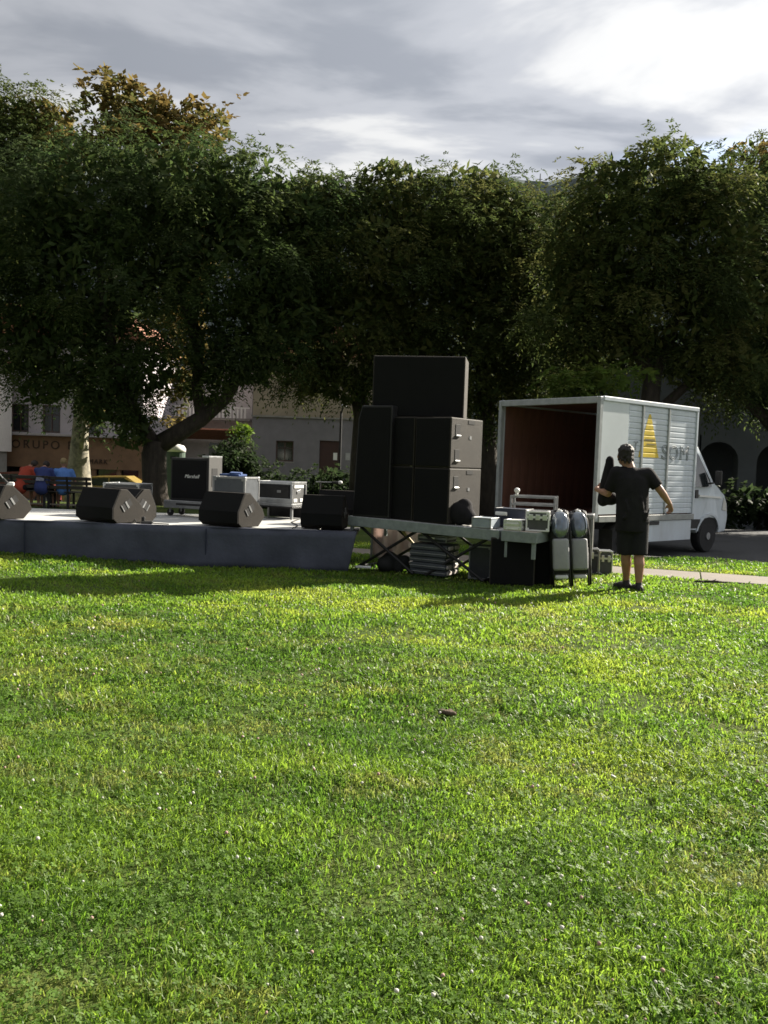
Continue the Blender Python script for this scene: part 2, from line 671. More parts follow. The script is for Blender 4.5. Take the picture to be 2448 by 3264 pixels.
# ------------------------------------------------------------------ box truck
def build_truck():
    W, LB = 2.36, 3.24
    yaw = math.atan2(0.643, 0.765)
    fx, fy = math.cos(yaw), math.sin(yaw)
    C = Vector((3.70, 14.82))
    org = (C.x - fy * W / 2, C.y + fx * W / 2, -0.15)
    t = thing('box_truck', 'white box truck with open rear and a yellow triangle on its slatted side', 'truck', org, yaw)
    z0, z1 = 0.72, 2.92          # box floor / roof above the road
    zr0 = z0 + 0.10
    # --- cargo box
    box = bpy.data.objects.new('cargo_box', None)
    COL.objects.link(box)
    box.parent = t
    hw = W / 2
    bx('floor', PLYIN, box, (LB / 2 + 0.02, 0, z0 + 0.06), (LB - 0.06, W - 0.12, 0.08))
    bx('roof', TRUCKW, box, (LB / 2, 0, z1 - 0.02), (LB, W - 0.02, 0.04), bev=0.008)
    bx('front_wall', TRUCKW, box, (LB - 0.03, 0, (z0 + z1) / 2), (0.05, W - 0.09, z1 - z0 - 0.14))
    bx('left_wall', TRUCKW, box, (LB / 2, hw - 0.03, (z0 + z1) / 2), (LB - 0.16, 0.04, z1 - z0 - 0.12))
    # wooden lining boards on the inside
    proto = None
    nb = 12
    for side in (1, -1):
        for k in range(nb):
            x = 0.12 + (LB - 0.25) * (k + 0.5) / nb
            if proto is None:
                proto = o = bx('lining_board', PLYIN, box, (0, 0, 0), ((LB - 0.25) / nb - 0.008, 0.015, z1 - z0 - 0.2), bev=0.003)
            else:
                o = bpy.data.objects.new('lining_board', proto.data)
                COL.objects.link(o)
                o.parent = box
            o.location = (x, side * (hw - 0.065), (z0 + z1) / 2)
    fr = None
    for k in range(9):
        y = -hw + 0.1 + (W - 0.2) * (k + 0.5) / 9
        if fr is None:
            fr = o = bx('lining_board', PLYIN, box, (0, 0, 0), (0.015, (W - 0.2) / 9 - 0.008, z1 - z0 - 0.2), bev=0.003)
        else:
            o = bpy.data.objects.new('lining_board', fr.data)
            COL.objects.link(o)
            o.parent = box
        o.location = (LB - 0.075, y, (z0 + z1) / 2)
    bx('ceiling_lining', PLYIN, box, (LB / 2, 0, z1 - 0.052), (LB - 0.1, W - 0.14, 0.012))
    # rear frame
    for s in (1, -1):
        bx('rear_post', TRUCKG, box, (0.035, s * (hw - 0.03), (z0 + z1) / 2), (0.09, 0.075, z1 - z0 - 0.008), bev=0.008)
    bx('rear_header', TRUCKG, box, (0.035, 0, z1 - 0.058), (0.092, W - 0.136, 0.115), bev=0.008)
    bx('rear_sill', TRUCKG, box, (0.035, 0, z0 + 0.047), (0.092, W - 0.136, 0.09), bev=0.008)
    bx('roof_rail', TRUCKW, box, (LB / 2 + 0.045, -hw + 0.012, z1 - 0.03), (LB - 0.09, 0.06, 0.085), bev=0.014, seg=2)
    bx('roof_rail', TRUCKW, box, (LB / 2 + 0.045, hw - 0.012, z1 - 0.03), (LB - 0.09, 0.06, 0.085), bev=0.014, seg=2)
    bx('lower_rail', mat('lower_rail_grey', (0.30, 0.31, 0.30), 0.6, var=0.2), box, (LB / 2 + 0.045, -hw + 0.008, z0 + 0.05), (LB - 0.095, 0.05, 0.11), bev=0.006)
    for s in (1, -1):
        bx('front_post', TRUCKW, box, (LB - 0.03, s * (hw - 0.015), (z0 + z1) / 2 + 0.02), (0.065, 0.05, z1 - z0 - 0.14), bev=0.008)
    # smooth first panel on the visible side, then slatted sections
    yb = -hw
    bx('smooth_panel', mat('truck_blue_white', (0.62, 0.67, 0.70), 0.42, var=0.05, scale=1.5), box, (0.085 + 0.40, yb + 0.022, (zr0 + z1) / 2 - 0.02), (0.79, 0.03, z1 - zr0 - 0.11))
    bx('side_backing', TRUCKW, box, (0.885 + (LB - 0.95) / 2, yb + 0.045, (zr0 + z1) / 2 - 0.02), (LB - 0.955, 0.02, z1 - zr0 - 0.11))
    px_ = [0.90, 1.33, 2.20, LB - 0.065]
    for x in px_[1:3]:
        bx('side_post', TRUCKG, box, (x, yb + 0.012, (zr0 + z1) / 2 - 0.02), (0.055, 0.05, z1 - zr0 - 0.115), bev=0.006)
    zt = z1 - 0.08
    zb = zr0 + 0.02
    ns = 19
    dz = (zt - zb) / ns
    prof = [(0, 0.0), (-0.010, 0.006), (-0.010, dz * 0.72), (-0.001, dz * 0.98), (0.008, dz * 0.98), (0.008, 0.0)]
    for a, b in zip(px_, px_[1:]):
        x0 = a + (0.0 if a == px_[0] else 0.03)
        x1 = b - 0.03 if b != px_[-1] else b
        pm = None
        for k in range(ns):
            if pm is None:
                mb = MB()
                va = [mb.bm.verts.new((x0, y, z)) for y, z in prof]
                vb = [mb.bm.verts.new((x1, y, z)) for y, z in prof]
                n = len(prof)
                mb.bm.faces.new(va)
                mb.bm.faces.new(vb[::-1])
                for j in range(n):
                    mb.bm.faces.new((va[j], va[(j + 1) % n], vb[(j + 1) % n], vb[j]))
                pm = o = mb.build('side_slat', TRUCKW, box)
            else:
                o = bpy.data.objects.new('side_slat', pm.data)
                COL.objects.link(o)
                o.parent = box
            o.location = (0, yb + 0.026, zb + k * dz)
    # yellow triangle: one strip of paint per slat, following the slat's bent face
    YEL = mat('yellow_paint', (0.72, 0.52, 0.02), 0.5, var=0.1, scale=5)
    GREYT = mat('faded_grey_lettering', (0.24, 0.26, 0.28), 0.6, var=0.3, scale=20)
    ta, tb, tc_ = 1.24, 1.92, 1.56      # base corners and apex along x
    tz0, tz1 = 1.90, 2.70
    mb = MB()
    mk = MB()

    def strip(mbx, zz0, zz1, xl, xr, off):
        # xl/xr are functions of z
        for k in range(ns):
            za = zb + k * dz
            segs = [(za + 0.002, za + dz * 0.72, -0.010, -0.010), (za + dz * 0.72, za + dz * 0.98, -0.010, -0.001)]
            for s0, s1, y0, y1 in segs:
                a0, a1 = max(s0, zz0), min(s1, zz1)
                if a1 - a0 < 0.002:
                    continue
                f0 = (a0 - s0) / (s1 - s0)
                f1 = (a1 - s0) / (s1 - s0)
                ya = yb + 0.026 + y0 + (y1 - y0) * f0 - off
                yc = yb + 0.026 + y0 + (y1 - y0) * f1 - off
                vs = [(xl(a0), ya, a0), (xr(a0), ya, a0), (xr(a1), yc, a1), (xl(a1), yc, a1)]
                fr_ = [mbx.bm.verts.new(v) for v in vs]
                mbx.bm.faces.new(fr_)
    tri_l = lambda z: ta + (tc_ - 0.03 - ta) * (z - tz0) / (tz1 - tz0)
    tri_r = lambda z: tb + (tc_ + 0.03 - tb) * (z - tz0) / (tz1 - tz0)
    strip(mb, tz0, tz1, tri_l, tri_r, 0.0025)
    mb.build('yellow_triangle', YEL, box)
    strip(mk, 2.20, 2.245, lambda z: tri_l(z) + 0.06, lambda z: tri_r(z) - 0.03, 0.005)
    strip(mk, 2.13, 2.155, lambda z: tri_l(z) + 0.16, lambda z: tri_r(z) - 0.02, 0.005)
    mk.build('triangle_small_print', mat('small_print_brown', (0.22, 0.17, 0.04), 0.6), box)
    # outlined letters
    me = text_mesh('SOM', 0.38, outline=0.006, spacing=1.15)
    me.transform(Matrix.Diagonal((1.16, 1, 1, 1)))
    me.materials.append(GREYT)
    o = link('lettering', me, box, (2.48, yb + 0.009, 1.885))
    o.rotation_euler = (rad(90), 0, 0)
    me = text_mesh('T', 0.22, outline=0.004)
    me.materials.append(GREYT)
    o = link('lettering', me, box, (1.14, yb + 0.009, 2.03))
    o.rotation_euler = (rad(90), 0, 0)
    # --- chassis and lower parts
    bx('chassis_rail', BLACK, t, (2.0, 0.4, z0 - 0.12), (4.0, 0.09, 0.18))
    bx('chassis_rail', BLACK, t, (2.0, -0.4, z0 - 0.12), (4.0, 0.09, 0.18))
    bx('side_skirt', TRUCKW, t, (2.42, -hw + 0.03, z0 - 0.21), (1.55, 0.03, 0.40), bev=0.006)
    bx('reflector_strip', BLACK, t, (1.86, -hw + 0.008, z0 - 0.055), (0.34, 0.02, 0.07), bev=0.004)
    bx('tail_light_bar', BLACK, t, (0.05, 0, z0 - 0.14), (0.06, W - 0.5, 0.14), bev=0.01)
    for s in (1, -1):
        bx('tail_light', mat('red_lens', (0.35, 0.02, 0.015), 0.25), t, (0.015, s * 0.72, z0 - 0.14), (0.03, 0.3, 0.10), bev=0.008)
    bx('mud_flap', RUBBER, t, (0.62, -hw + 0.2, 0.35), (0.015, 0.3, 0.42))
    # --- wheels
    def wheel(x, y):
        w = MB()
        R, hwid = 0.345, 0.105
        prof = [(0.2, -hwid), (R - 0.035, -hwid), (R - 0.008, -hwid + 0.03), (R, -0.02), (R, 0.02), (R - 0.008, hwid - 0.03), (R - 0.035, hwid), (0.2, hwid)]
        w.lathe(prof, n=28)
        o = w.build('tyre', RUBBER, None)
        o.data.transform(Matrix.Rotation(rad(90), 4, 'X'))
        e = bpy.data.objects.new('wheel', None)
        COL.objects.link(e)
        e.parent = t
        e.location = (x, y, R)
        o.parent = e
        o.name = 'tyre'
        r = MB()
        r.lathe([(0.0005, -hwid + 0.03), (0.205, -hwid + 0.015), (0.205, hwid - 0.015), (0.0005, hwid - 0.03)], n=20)
        r.lathe([(0.075, -hwid - 0.02), (0.075, hwid + 0.02)], n=12)
        ro = r.build('rim', ALUD, e)
        ro.data.transform(Matrix.Rotation(rad(90), 4, 'X'))
    for x in (0.95, 4.02):
        wheel(x, -hw + 0.21 if x > 2 else -hw + 0.25)
        wheel(x, hw - 0.22)
    wheel(0.95, hw - 0.47)
    # --- cab
    cabm = TRUCKW
    xw, rw = 4.02, 0.43
    arch = [(xw + rw * math.cos(a), 0.345 + rw * math.sin(a)) for a in [rad(170 - 160 * k / 10) for k in range(11)]]
    poly = [(3.27, 0.50), (3.56, 0.48)] + arch + [(4.52, 0.42), (4.72, 0.44), (4.76, 0.80), (4.72, 1.02), (4.60, 1.20), (4.36, 1.33), (4.16, 1.42), (3.66, 2.20), (3.50, 2.28), (3.27, 2.30)]
    hwc = 1.09

    def half(z):
        return hwc - 0.16 * float(smooth(1.2, 2.4, z)) - 0.03 * float(smooth(0.8, 0.3, z))
    mb = MB()
    L_ = [mb.bm.verts.new((u, half(v), v)) for u, v in poly]
    R_ = [mb.bm.verts.new((u, -half(v), v)) for u, v in poly]
    mb.bm.faces.new(L_)
    mb.bm.faces.new(R_[::-1])
    n = len(poly)
    for k in range(n):
        mb.bm.faces.new((L_[(k + 1) % n], L_[k], R_[k], R_[(k + 1) % n]))
    es = [e for e in mb.bm.edges if abs(e.verts[0].co.y - e.verts[1].co.y) < 0.12 and min(v.co.z for v in e.verts) > 0.75]
    bmesh.ops.bevel(mb.bm, geom=es, offset=0.035, segments=2, affect='EDGES', profile=0.5)
    cabo = mb.build('cab', cabm, t)

    def side_plate(name, pts, m, off=0.006, parent=cabo):
        for s in (-1, 1):
            b = MB()
            f = [b.bm.verts.new((u, s * (half(v) + off), v)) for u, v in pts]
            g = [b.bm.verts.new((u, s * (half(v) - 0.03), v)) for u, v in pts]
            k = len(pts)
            b.bm.faces.new(f)
            b.bm.faces.new(g[::-1])
            for j in range(k):
                b.bm.faces.new((f[(j + 1) % k], f[j], g[j], g[(j + 1) % k]))
            b.build(name, m, parent)
    side_plate('side_window', [(3.40, 1.36), (4.05, 1.36), (4.02, 1.48), (3.66, 2.03), (3.42, 2.06)], GLASS)
    side_plate('door_seam', [(3.365, 0.62), (3.375, 0.62), (3.375, 2.1), (3.365, 2.1)], BLACK, 0.004)
    side_plate('door_handle', [(3.42, 1.13), (3.52, 1.13), (3.52, 1.30), (3.42, 1.30)], BLACK, 0.02)
    side_plate('door_stripe', [(3.58, 1.16), (4.45, 1.12), (4.45, 1.16), (3.58, 1.20)], WHITEP, 0.012)
    side_plate('side_trim', [(3.30, 0.52), (3.60, 0.52), (3.66, 0.70), (3.30, 0.70)], BLACK, 0.012)
    side_plate('arch_flare', [(xw + r_ * math.cos(a), 0.345 + r_ * math.sin(a)) for r_, seq in ((rw + 0.05, range(11)), (rw, range(10, -1, -1))) for a in [rad(165 - 150 * k / 10) for k in seq]], cabm, 0.02)
    side_plate('wheel_arch_liner', arch[1:-1] + [(xw + 0.3, 0.36), (xw - 0.3, 0.36)], RUBBER, -0.004)
    side_plate('headlight', [(4.52, 0.88), (4.70, 0.86), (4.66, 1.04), (4.56, 1.14)], mat('headlight_lens', (0.5, 0.5, 0.48), 0.12), 0.008)
    # windscreen
    b = MB()
    q = [(4.13, 1.46), (3.69, 2.15)]
    nrm = Vector((0.78, 0, 0.5)).normalized() * 0.012
    vs = []
    for s in (1, -1):
        for u, v in (q if s == 1 else q[::-1]):
            vs.append(Vector((u, s * (half(v) - 0.09), v)) + nrm)
    b.bm.faces.new([b.bm.verts.new(v) for v in vs])
    b.build('windscreen', GLASS, cabo)
    bx('grille', BLACK, cabo, (4.745, 0, 0.88), (0.04, 1.2, 0.2), bev=0.01)
    bx('bumper', BLACK, cabo, (4.72, 0, 0.52), (0.14, 2.1, 0.2), bev=0.03, seg=2)
    for s in (-1, 1):
        b = MB()
        b.tube([(4.02, s * 1.02, 1.42), (4.06, s * 1.18, 1.46)], 0.018)
        b.box((4.07, s * 1.22, 1.55), (0.07, 0.14, 0.30), bev=0.025, seg=2)
        b.build('wing_mirror', BLACK, cabo)
    # rear step and a tail lift post
    bx('rear_step', ALUD, t, (-0.06, 0.1, z0 - 0.3), (0.2, 1.3, 0.04), bev=0.006)


build_truck()


# ------------------------------------------------------------------ stage
STZ = 0.54
SA, SB = Vector((-7.0, 11.52, 0)), Vector((-0.36, 11.36, 0))


def build_stage():
    a = (SB - SA).normalized()
    yaw = math.atan2(a.y, a.x)
    Ln = (SB - SA).length
    t = thing('stage', 'low outdoor stage with pale deck and navy cloth skirt', 'stage', (SA.x, SA.y, 0), yaw)
    dp = 2.55
    Lpan = Ln - 0.55
    n = 6
    proto = None
    for i in range(n):
        for j in range(2):
            if proto is None:
                proto = o = bx('deck_panel', DECK, t, (0, 0, 0), (Lpan / n - 0.008, dp / 2 - 0.008, 0.05), bev=0.004)
            else:
                o = bpy.data.objects.new('deck_panel', proto.data)
                COL.objects.link(o)
                o.parent = t
            o.location = (Lpan * (i + 0.5) / n, 0.03 + dp * (j + 0.5) / 2, STZ - 0.027 + random.uniform(-0.003, 0.003))
    for i in range(n + 1):
        for j in range(3):
            bx('leg', STEEL, t, (min(max(Lpan * i / n, 0.08), Lpan - 0.08), 0.12 + (dp - 0.2) * j / 2, (STZ - 0.055 + 0.0) / 2), (0.05, 0.05, STZ - 0.055))
    # right-hand extension piece that carries the dark monitors
    bx('deck_extension', mat('dark_deck', (0.05, 0.05, 0.055), 0.8), t, (Lpan + 0.28, 0.52, STZ - 0.03), (0.52, 0.96, 0.05), bev=0.004)
    # skirt: gently wavy cloth, front and right return
    pts = []
    nx = 150
    for i in range(nx + 1):
        u = Ln * i / nx
        pts.append((u, -0.035 - 0.014 * math.sin(u * 2.1 + 0.6 * math.sin(u * 1.3)) - 0.008 * math.sin(u * 7.3 + 1)))
    for i in range(1, 16):
        pts.append((Ln - 0.10 * (i / 15) + 0.01 * math.sin(i), 0.06 * i - 0.03))
    rows = 7
    v, q = [], []
    for i, (u, w) in enumerate(pts):
        for k in range(rows):
            f = k / (rows - 1)
            z = (STZ + 0.006) * (1 - f) + 0.0 * f
            flare = 0.0
            if k >= 1:
                flare = -0.035 * f + 0.022 * math.sin(u * 4.3 + k * 0.8 + 1.2 * math.sin(u * 0.9)) * f + 0.012 * math.sin(u * 11 - k * 0.7) * f * (1 - 0.5 * f)
            sag = 0.0
            if k == 0:
                z += 0.004 * math.sin(u * 3)
            # the cloth is pulled back from the right end towards its lower corner
            uu = u
            if u > Ln - 1.2:
                uu = u - 0.30 * f * (u - (Ln - 1.2)) / 1.2 * 0.35
            v.append((uu, w + flare if i <= nx else w, z - sag))
    for i in range(len(pts) - 1):
        for k in range(rows - 1):
            q.append((i * rows + k, i * rows + k + 1, (i + 1) * rows + k + 1, (i + 1) * rows + k))
    me = raw_mesh('skirt', np.array(v), np.array(q), NAVY)
    for p in me.polygons:
        p.use_smooth = True
    o = link('skirt', me, t)
    md = o.modifiers.new('thick', 'SOLIDIFY')
    md.thickness = 0.004
    # a flat cloth hem folded over the deck's front edge, with a seam
    bx('skirt_hem', NAVY, t, (Ln / 2, 0.02, STZ + 0.006), (Ln, 0.10, 0.008))
    for u in (2.15, 4.62):
        bx('skirt_seam', mat('navy_seam', (0.03, 0.035, 0.06), 0.95), t, (u, -0.052, STZ * 0.55), (0.012, 0.02, STZ * 0.86))
    return yaw


STYAW = build_stage()


# ------------------------------------------------------------------ stage monitors
def wedge(label, loc, rz, w=0.70, s=1.0, group='floor monitors on the stage'):
    t = thing('stage_monitor', label, 'monitor', loc, rz, group)
    # side profile in (depth, height): y grows towards the stage, sloping face at the back
    pr = [(0.0, 0.06), (0.07, 0.0), (0.42, 0.0), (0.55, 0.13), (0.50, 0.24), (0.24, 0.46), (0.13, 0.46), (0.0, 0.20)]
    pr = [(a * s, b * s) for a, b in pr]
    mb = MB()
    A = [mb.bm.verts.new((-w / 2, y, z)) for y, z in pr]
    B = [mb.bm.verts.new((w / 2, y, z)) for y, z in pr]
    mb.bm.faces.new(A)
    mb.bm.faces.new(B[::-1])
    n = len(pr)
    for k in range(n):
        mb.bm.faces.new((A[(k + 1) % n], A[k], B[k], B[(k + 1) % n]))
    bmesh.ops.recalc_face_normals(mb.bm, faces=mb.bm.faces[:])
    bmesh.ops.bevel(mb.bm, geom=mb.bm.edges[:], offset=0.008, segments=2, affect='EDGES', profile=0.5)
    mb.build('cabinet', CABSIDE, t)
    # grille on the sloping face
    p0, p1 = Vector((0, 0.50 * s, 0.24 * s)), Vector((0, 0.24 * s, 0.46 * s))
    d = (p1 - p0)
    ang = math.atan2(d.z, d.y)
    c = (p0 + p1) / 2 + Vector((0, 0.006, 0.007))
    bx('grille', GRILLE, t, c, (w - 0.05, d.length - 0.03, 0.012), (ang, 0, 0))
    bx('rear_panel', GRILLE, t, (0, -0.004, 0.13 * s), (w - 0.006, 0.012, 0.15 * s))
    d2 = Vector((0, 0.13 * s, 0.26 * s))
    bx('rear_panel', GRILLE, t, Vector((0, 0.065 * s, 0.33 * s)) + Vector((0, -0.005, 0.002)), (w - 0.006, d2.length - 0.008, 0.012), (math.atan2(d2.z, d2.y), 0, 0))
    for sx in (-1, 1):
        h = MB()
        h.box((sx * (w / 2 + 0.001), 0.24 * s, 0.245 * s), (0.006, 0.17 * s, 0.10 * s), (rad(35), 0, 0), bev=0.002)
        ho = h.build('handle_pocket', RUBBER, t)
        b = MB()
        b.box((sx * (w / 2 + 0.005), 0.24 * s, 0.245 * s), (0.010, 0.030 * s, 0.11 * s), (rad(35), 0, 0), bev=0.003)
        b.box((sx * (w / 2 + 0.005), 0.165 * s, 0.195 * s), (0.008, 0.018 * s, 0.105 * s), (rad(35), 0, 0), bev=0.003)
        b.build('handle_bar', ALUD, ho)
    return t


def on_stage(px, py):
    d = ray(px, py)
    tt = (STZ - 1.5) / d.z
    q = EYE + d * tt
    return (q.x, q.y, STZ + 0.002)


W1 = wedge('black floor monitor with its end cut off by the left picture edge', (-5.50, 11.52, STZ + .013), rad(-31))
W2 = wedge('black floor monitor second from the left, its end side facing us, on the stage edge', (-3.96, 11.56, STZ + .013), rad(-31), w=0.74)
W4 = wedge('brown-lit floor monitor turned round behind the second one from the left', (-3.55, 12.30, STZ + .004), rad(152), w=0.62)
W3 = wedge('black floor monitor below the silver cases in the middle of the stage edge', (-2.26, 11.54, STZ + .013), rad(-32), w=0.72)
W5 = wedge('wholly black floor monitor at the right end of the stage', (-0.86, 11.60, STZ + .013), rad(-8), w=0.58, s=1.0)
W6 = wedge('black floor monitor hidden half behind the right end monitor', (-0.72, 12.6, STZ + .004), rad(-20), w=0.66, s=1.1)


# ------------------------------------------------------------------ flight cases
CASEG = mat('grey_case_laminate', (0.07, 0.071, 0.072), 0.55, var=0.15, scale=12)
CASEB = mat('blue_grey_case_laminate', (0.06, 0.068, 0.078), 0.5, var=0.15, scale=12)
CASED = mat('dark_case_laminate', (0.03, 0.032, 0.04), 0.5, var=0.2, scale=12)


def flight_case(name, label, loc, rz, w, d, h, m=CASEG, cat='case', group=None, latches=2, lid=0.3, trim=ALU, tr=0.022, handle=True, side_latch=True):
    t = thing(name, label, cat, loc, rz, group)
    bx('body', m, t, (0, 0, h / 2), (w - tr * 0.5, d - tr * 0.5, h - tr * 0.5))
    b = MB()
    for sx in (-1, 1):
        for sy in (-1, 1):
            b.box((sx * (w / 2 - tr / 2), sy * (d / 2 - tr / 2), h / 2), (tr, tr, h - 2 * tr), bev=0.003)
        for z in (tr / 2, h - tr / 2):
            b.box((sx * (w / 2 - tr / 2), 0, z), (tr, d - 2 * tr, tr), bev=0.003)
    for sy in (-1, 1):
        for z in (tr / 2, h - tr / 2):
            b.box((0, sy * (d / 2 - tr / 2), z), (w - 2 * tr, tr, tr), bev=0.003)
    if lid:
        for sy in (-1, 1):
            b.box((0, sy * (d / 2 - 0.002), h * (1 - lid)), (w - 2 * tr, 0.012, 0.028), bev=0.002)
        for sx in (-1, 1):
            b.box((sx * (w / 2 - 0.002), 0, h * (1 - lid)), (0.012, d - 2 * tr, 0.028), bev=0.002)
    b.build('edge_trim', trim, t)
    for sx in (-1, 1):
        for sy in (-1, 1):
            for z in (0, 1):
                bx('corner_cap', trim, t, (sx * (w / 2 - tr), sy * (d / 2 - tr), tr if z == 0 else h - tr), (2.2 * tr, 2.2 * tr, 2.2 * tr), bev=0.008, seg=2)
    for k in range(latches):
        x = w * ((k + 0.5) / latches - 0.5) * 0.9
        bx('latch', ALU, t, (x, -d / 2 - 0.004, h * (1 - lid)), (min(0.09, w * 0.2), 0.014, min(0.10, h * 0.28)), bev=0.003)
    if side_latch:
        for sy in (-1, 1):
            bx('latch', ALU, t, (w / 2 + 0.004, sy * d * 0.27, h * (1 - lid)), (0.014, min(0.09, d * 0.2), min(0.10, h * 0.28)), bev=0.003)
    if handle:
        for sx in (-1, 1):
            b = MB()
            b.box((sx * (w / 2 + 0.004), 0, h * 0.42), (0.012, min(0.16, d * 0.5), min(0.11, h * 0.3)), bev=0.003)
            b.box((sx * (w / 2 + 0.016), 0, h * 0.42), (0.016, min(0.12, d * 0.38), 0.02), bev=0.006)
            b.build('handle', ALUD, t)
    return t


def castors(t, w, d, r=0.05):
    for sx in (-1, 1):
        for sy in (-1, 1):
            b = MB()
            b.lathe([(r * 0.3, -0.016), (r, -0.016), (r, 0.016), (r * 0.3, 0.016)], n=14)
            bm_o = b.build('castor', RUBBER, t)
            bm_o.data.transform(Matrix.Rotation(rad(90), 4, 'X'))
            bm_o.location = (sx * (w / 2 - 0.08), sy * (d / 2 - 0.08), -r - 0.02)
            bx('castor_fork', ALUD, bm_o, (0, 0, r * 0.55), (0.03, 0.045, r * 1.1), bev=0.004)


def build_backline():
    yaw = rad(-22)
    # guitar cabinet standing in the base of its flight case, on wheels
    base = D(620, 1646, 13.45)
    dl = thing('wheeled_case_base', 'silver wheeled case base under the black guitar cabinet', 'dolly', (base.x, base.y, STZ + 0.13), yaw)
    bx('tray', ALUD, dl, (0, 0, 0.06), (0.86, 0.46, 0.12), bev=0.008)
    bx('label_strip', BLACK, dl, (0.04, -0.233, 0.065), (0.46, 0.006, 0.032))
    castors(dl, 0.86, 0.46, 0.055)
    c = thing('guitar_cabinet', 'tall black guitar speaker cabinet with white script logo', 'speaker cabinet', (base.x, base.y, STZ + 0.251), yaw)
    c.scale = (0.92, 0.92, 0.90)
    bx('cabinet', BLACK, c, (0, 0.0, 0.375), (0.77, 0.36, 0.75), bev=0.018, seg=2)
    bx('grille_cloth', GRILLE, c, (0, -0.183, 0.375), (0.69, 0.012, 0.67), bev=0.004)
    me = text_mesh('Marshall', 0.088, depth=0.003, shear=0.35, spacing=0.98)
    me.materials.append(WHITEP)
    o = link('logo', me, c, (0.06, -0.194, 0.40))
    o.rotation_euler = (rad(90), 0, 0)
    bx('side_sleeve', mat('dull_grey_sleeve', (0.05, 0.049, 0.047), 0.7, var=0.15), c, (0.399, 0.0, 0.385), (0.02, 0.40, 0.78), bev=0.004)
    bx('side_opening', RUBBER, c, (0.411, -0.03, 0.42), (0.006, 0.17, 0.32), bev=0.002)
    bx('sleeve_cap', ALU, c, (0.34, 0.0, 0.776), (0.14, 0.41, 0.035), bev=0.006)
    # silver trunk behind the second monitor
    q = D(408, 1580, 13.2)
    flight_case('silver_trunk', 'pale silver trunk behind the second floor monitor', (q.x, q.y, STZ + 0.004), rad(-14), 0.62, 0.42, 0.50, CASEG, latches=2, lid=0.3)
    # rack case with blue things on top
    q = D(752, 1600, 13.0)
    t = flight_case('rack_case', 'grey rack case with silver end between guitar cabinet and amplifier', (q.x, q.y, STZ + 0.004), rad(-20), 0.56, 0.46, 0.66, CASEB, latches=0, lid=0.0, handle=False, side_latch=False, tr=0.03, trim=ALUD)
    cl = MB()
    cl.box((0, 0, 0.02), (0.34, 0.26, 0.035), bev=0.012, seg=2)
    cl.box((0.06, -0.02, 0.05), (0.18, 0.2, 0.03), (0.05, 0.03, 0.4), bev=0.012, seg=2)
    b = cl.build('folded_cloth', mat('blue_fabric', (0.035, 0.07, 0.19), 0.9, var=0.2, bump=0.2), None, (q.x - 0.05, q.y, STZ + 0.665), rad(-20))
    tag(b, 'blue folded cloth lying on the grey rack case', 'cloth')
    # amplifier head in an open silver rack on a dark stand
    q = D(892, 1640, 13.7)
    st = thing('amp_stand', 'dark low stand with thin silver legs under the open amplifier rack', 'stand', (q.x, q.y, STZ), rad(-24))
    for sx in (-1, 1):
        for sy in (-1, 1):
            bx('leg', ALUD, st, (sx * 0.33, sy * 0.19, 0.09), (0.035, 0.035, 0.176))
    bx('shelf', BLACK, st, (0, 0, 0.19), (0.74, 0.46, 0.024))
    bx('back_board', BLACK, st, (0, 0.2, 0.09), (0.62, 0.012, 0.17))
    r = thing('amp_rack', 'open silver rack with amplifier and shiny fittings on its end', 'amplifier', (q.x, q.y, STZ + 0.205), rad(-24))
    bx('front_panel', RUBBER, r, (0, -0.20, 0.20), (0.56, 0.02, 0.24))
    bx('case_body', CASED, r, (0, 0.01, 0.195), (0.64, 0.40, 0.36))
    f = MB()
    for z in (0.02, 0.37):
        f.box((0, -0.212, z), (0.70, 0.03, 0.045), bev=0.004)
        f.box((0, 0.222, z), (0.70, 0.03, 0.045), bev=0.004)
    for sx in (-1, 1):
        f.box((sx * 0.335, -0.212, 0.195), (0.035, 0.03, 0.30), bev=0.004)
        f.box((sx * 0.335, 0.222, 0.195), (0.035, 0.03, 0.30), bev=0.004)
        for z in (0.02, 0.37):
            f.box((sx * 0.335, 0.005, z), (0.035, 0.40, 0.045), bev=0.004)
    f.box((0, -0.214, 0.085), (0.635, 0.024, 0.08), bev=0.004)
    f.build('rack_frame', ALU, r)
    bx('end_panel', CASEG, r, (0.325, 0.005, 0.195), (0.012, 0.38, 0.30))
    bx('end_top_plate', WHITEP, r, (0.338, 0.005, 0.325), (0.012, 0.30, 0.07), bev=0.004)
    bx('name_plate', ALU, r, (0.336, 0.01, 0.235), (0.012, 0.13, 0.05), (0.2, 0, 0), bev=0.004)
    for sy in (-1, 1):
        bx('latch', WHITEP, r, (0.337, sy * 0.1, 0.095), (0.014, 0.11, 0.055), bev=0.006)
    bx('knob_plate', ALUD, r, (0.10, -0.214, 0.235), (0.07, 0.008, 0.04), bev=0.002)
    # microphone stands
    def mic(label, base_, h, tipv, m):
        s_ = thing('microphone_stand', label, 'mic stand', base_)
        for k in range(3):
            a = k * 2.094 + 0.4
            MB().tube([(0, 0, 0.12), (0.28 * math.cos(a), 0.28 * math.sin(a), 0.012)], 0.011, 6).build('leg', BLACK, s_)
        MB().tube([(0, 0, 0.10), (0, 0, h)], 0.011, 8).build('pole', BLACK, s_)
        tip = Vector(tipv)
        MB().tube([Vector((0, 0, h)) - (tip - Vector((0, 0, h))) * 0.25, tip], 0.008, 8).build('boom', ALUD if m is WHITEP else BLACK, s_)
        dirv = (tip - Vector((0, 0, h))).normalized()
        MB().ball(tip + dirv * 0.03, 0.032, (1.15, 0.9, 0.9)).build('microphone_head', m, s_, sm=True)
        MB().tube([tip - dirv * 0.1, tip], [0.014, 0.022], 8).build('microphone_body', BLACK, s_)
    q = D(1018, 1640, 12.9)
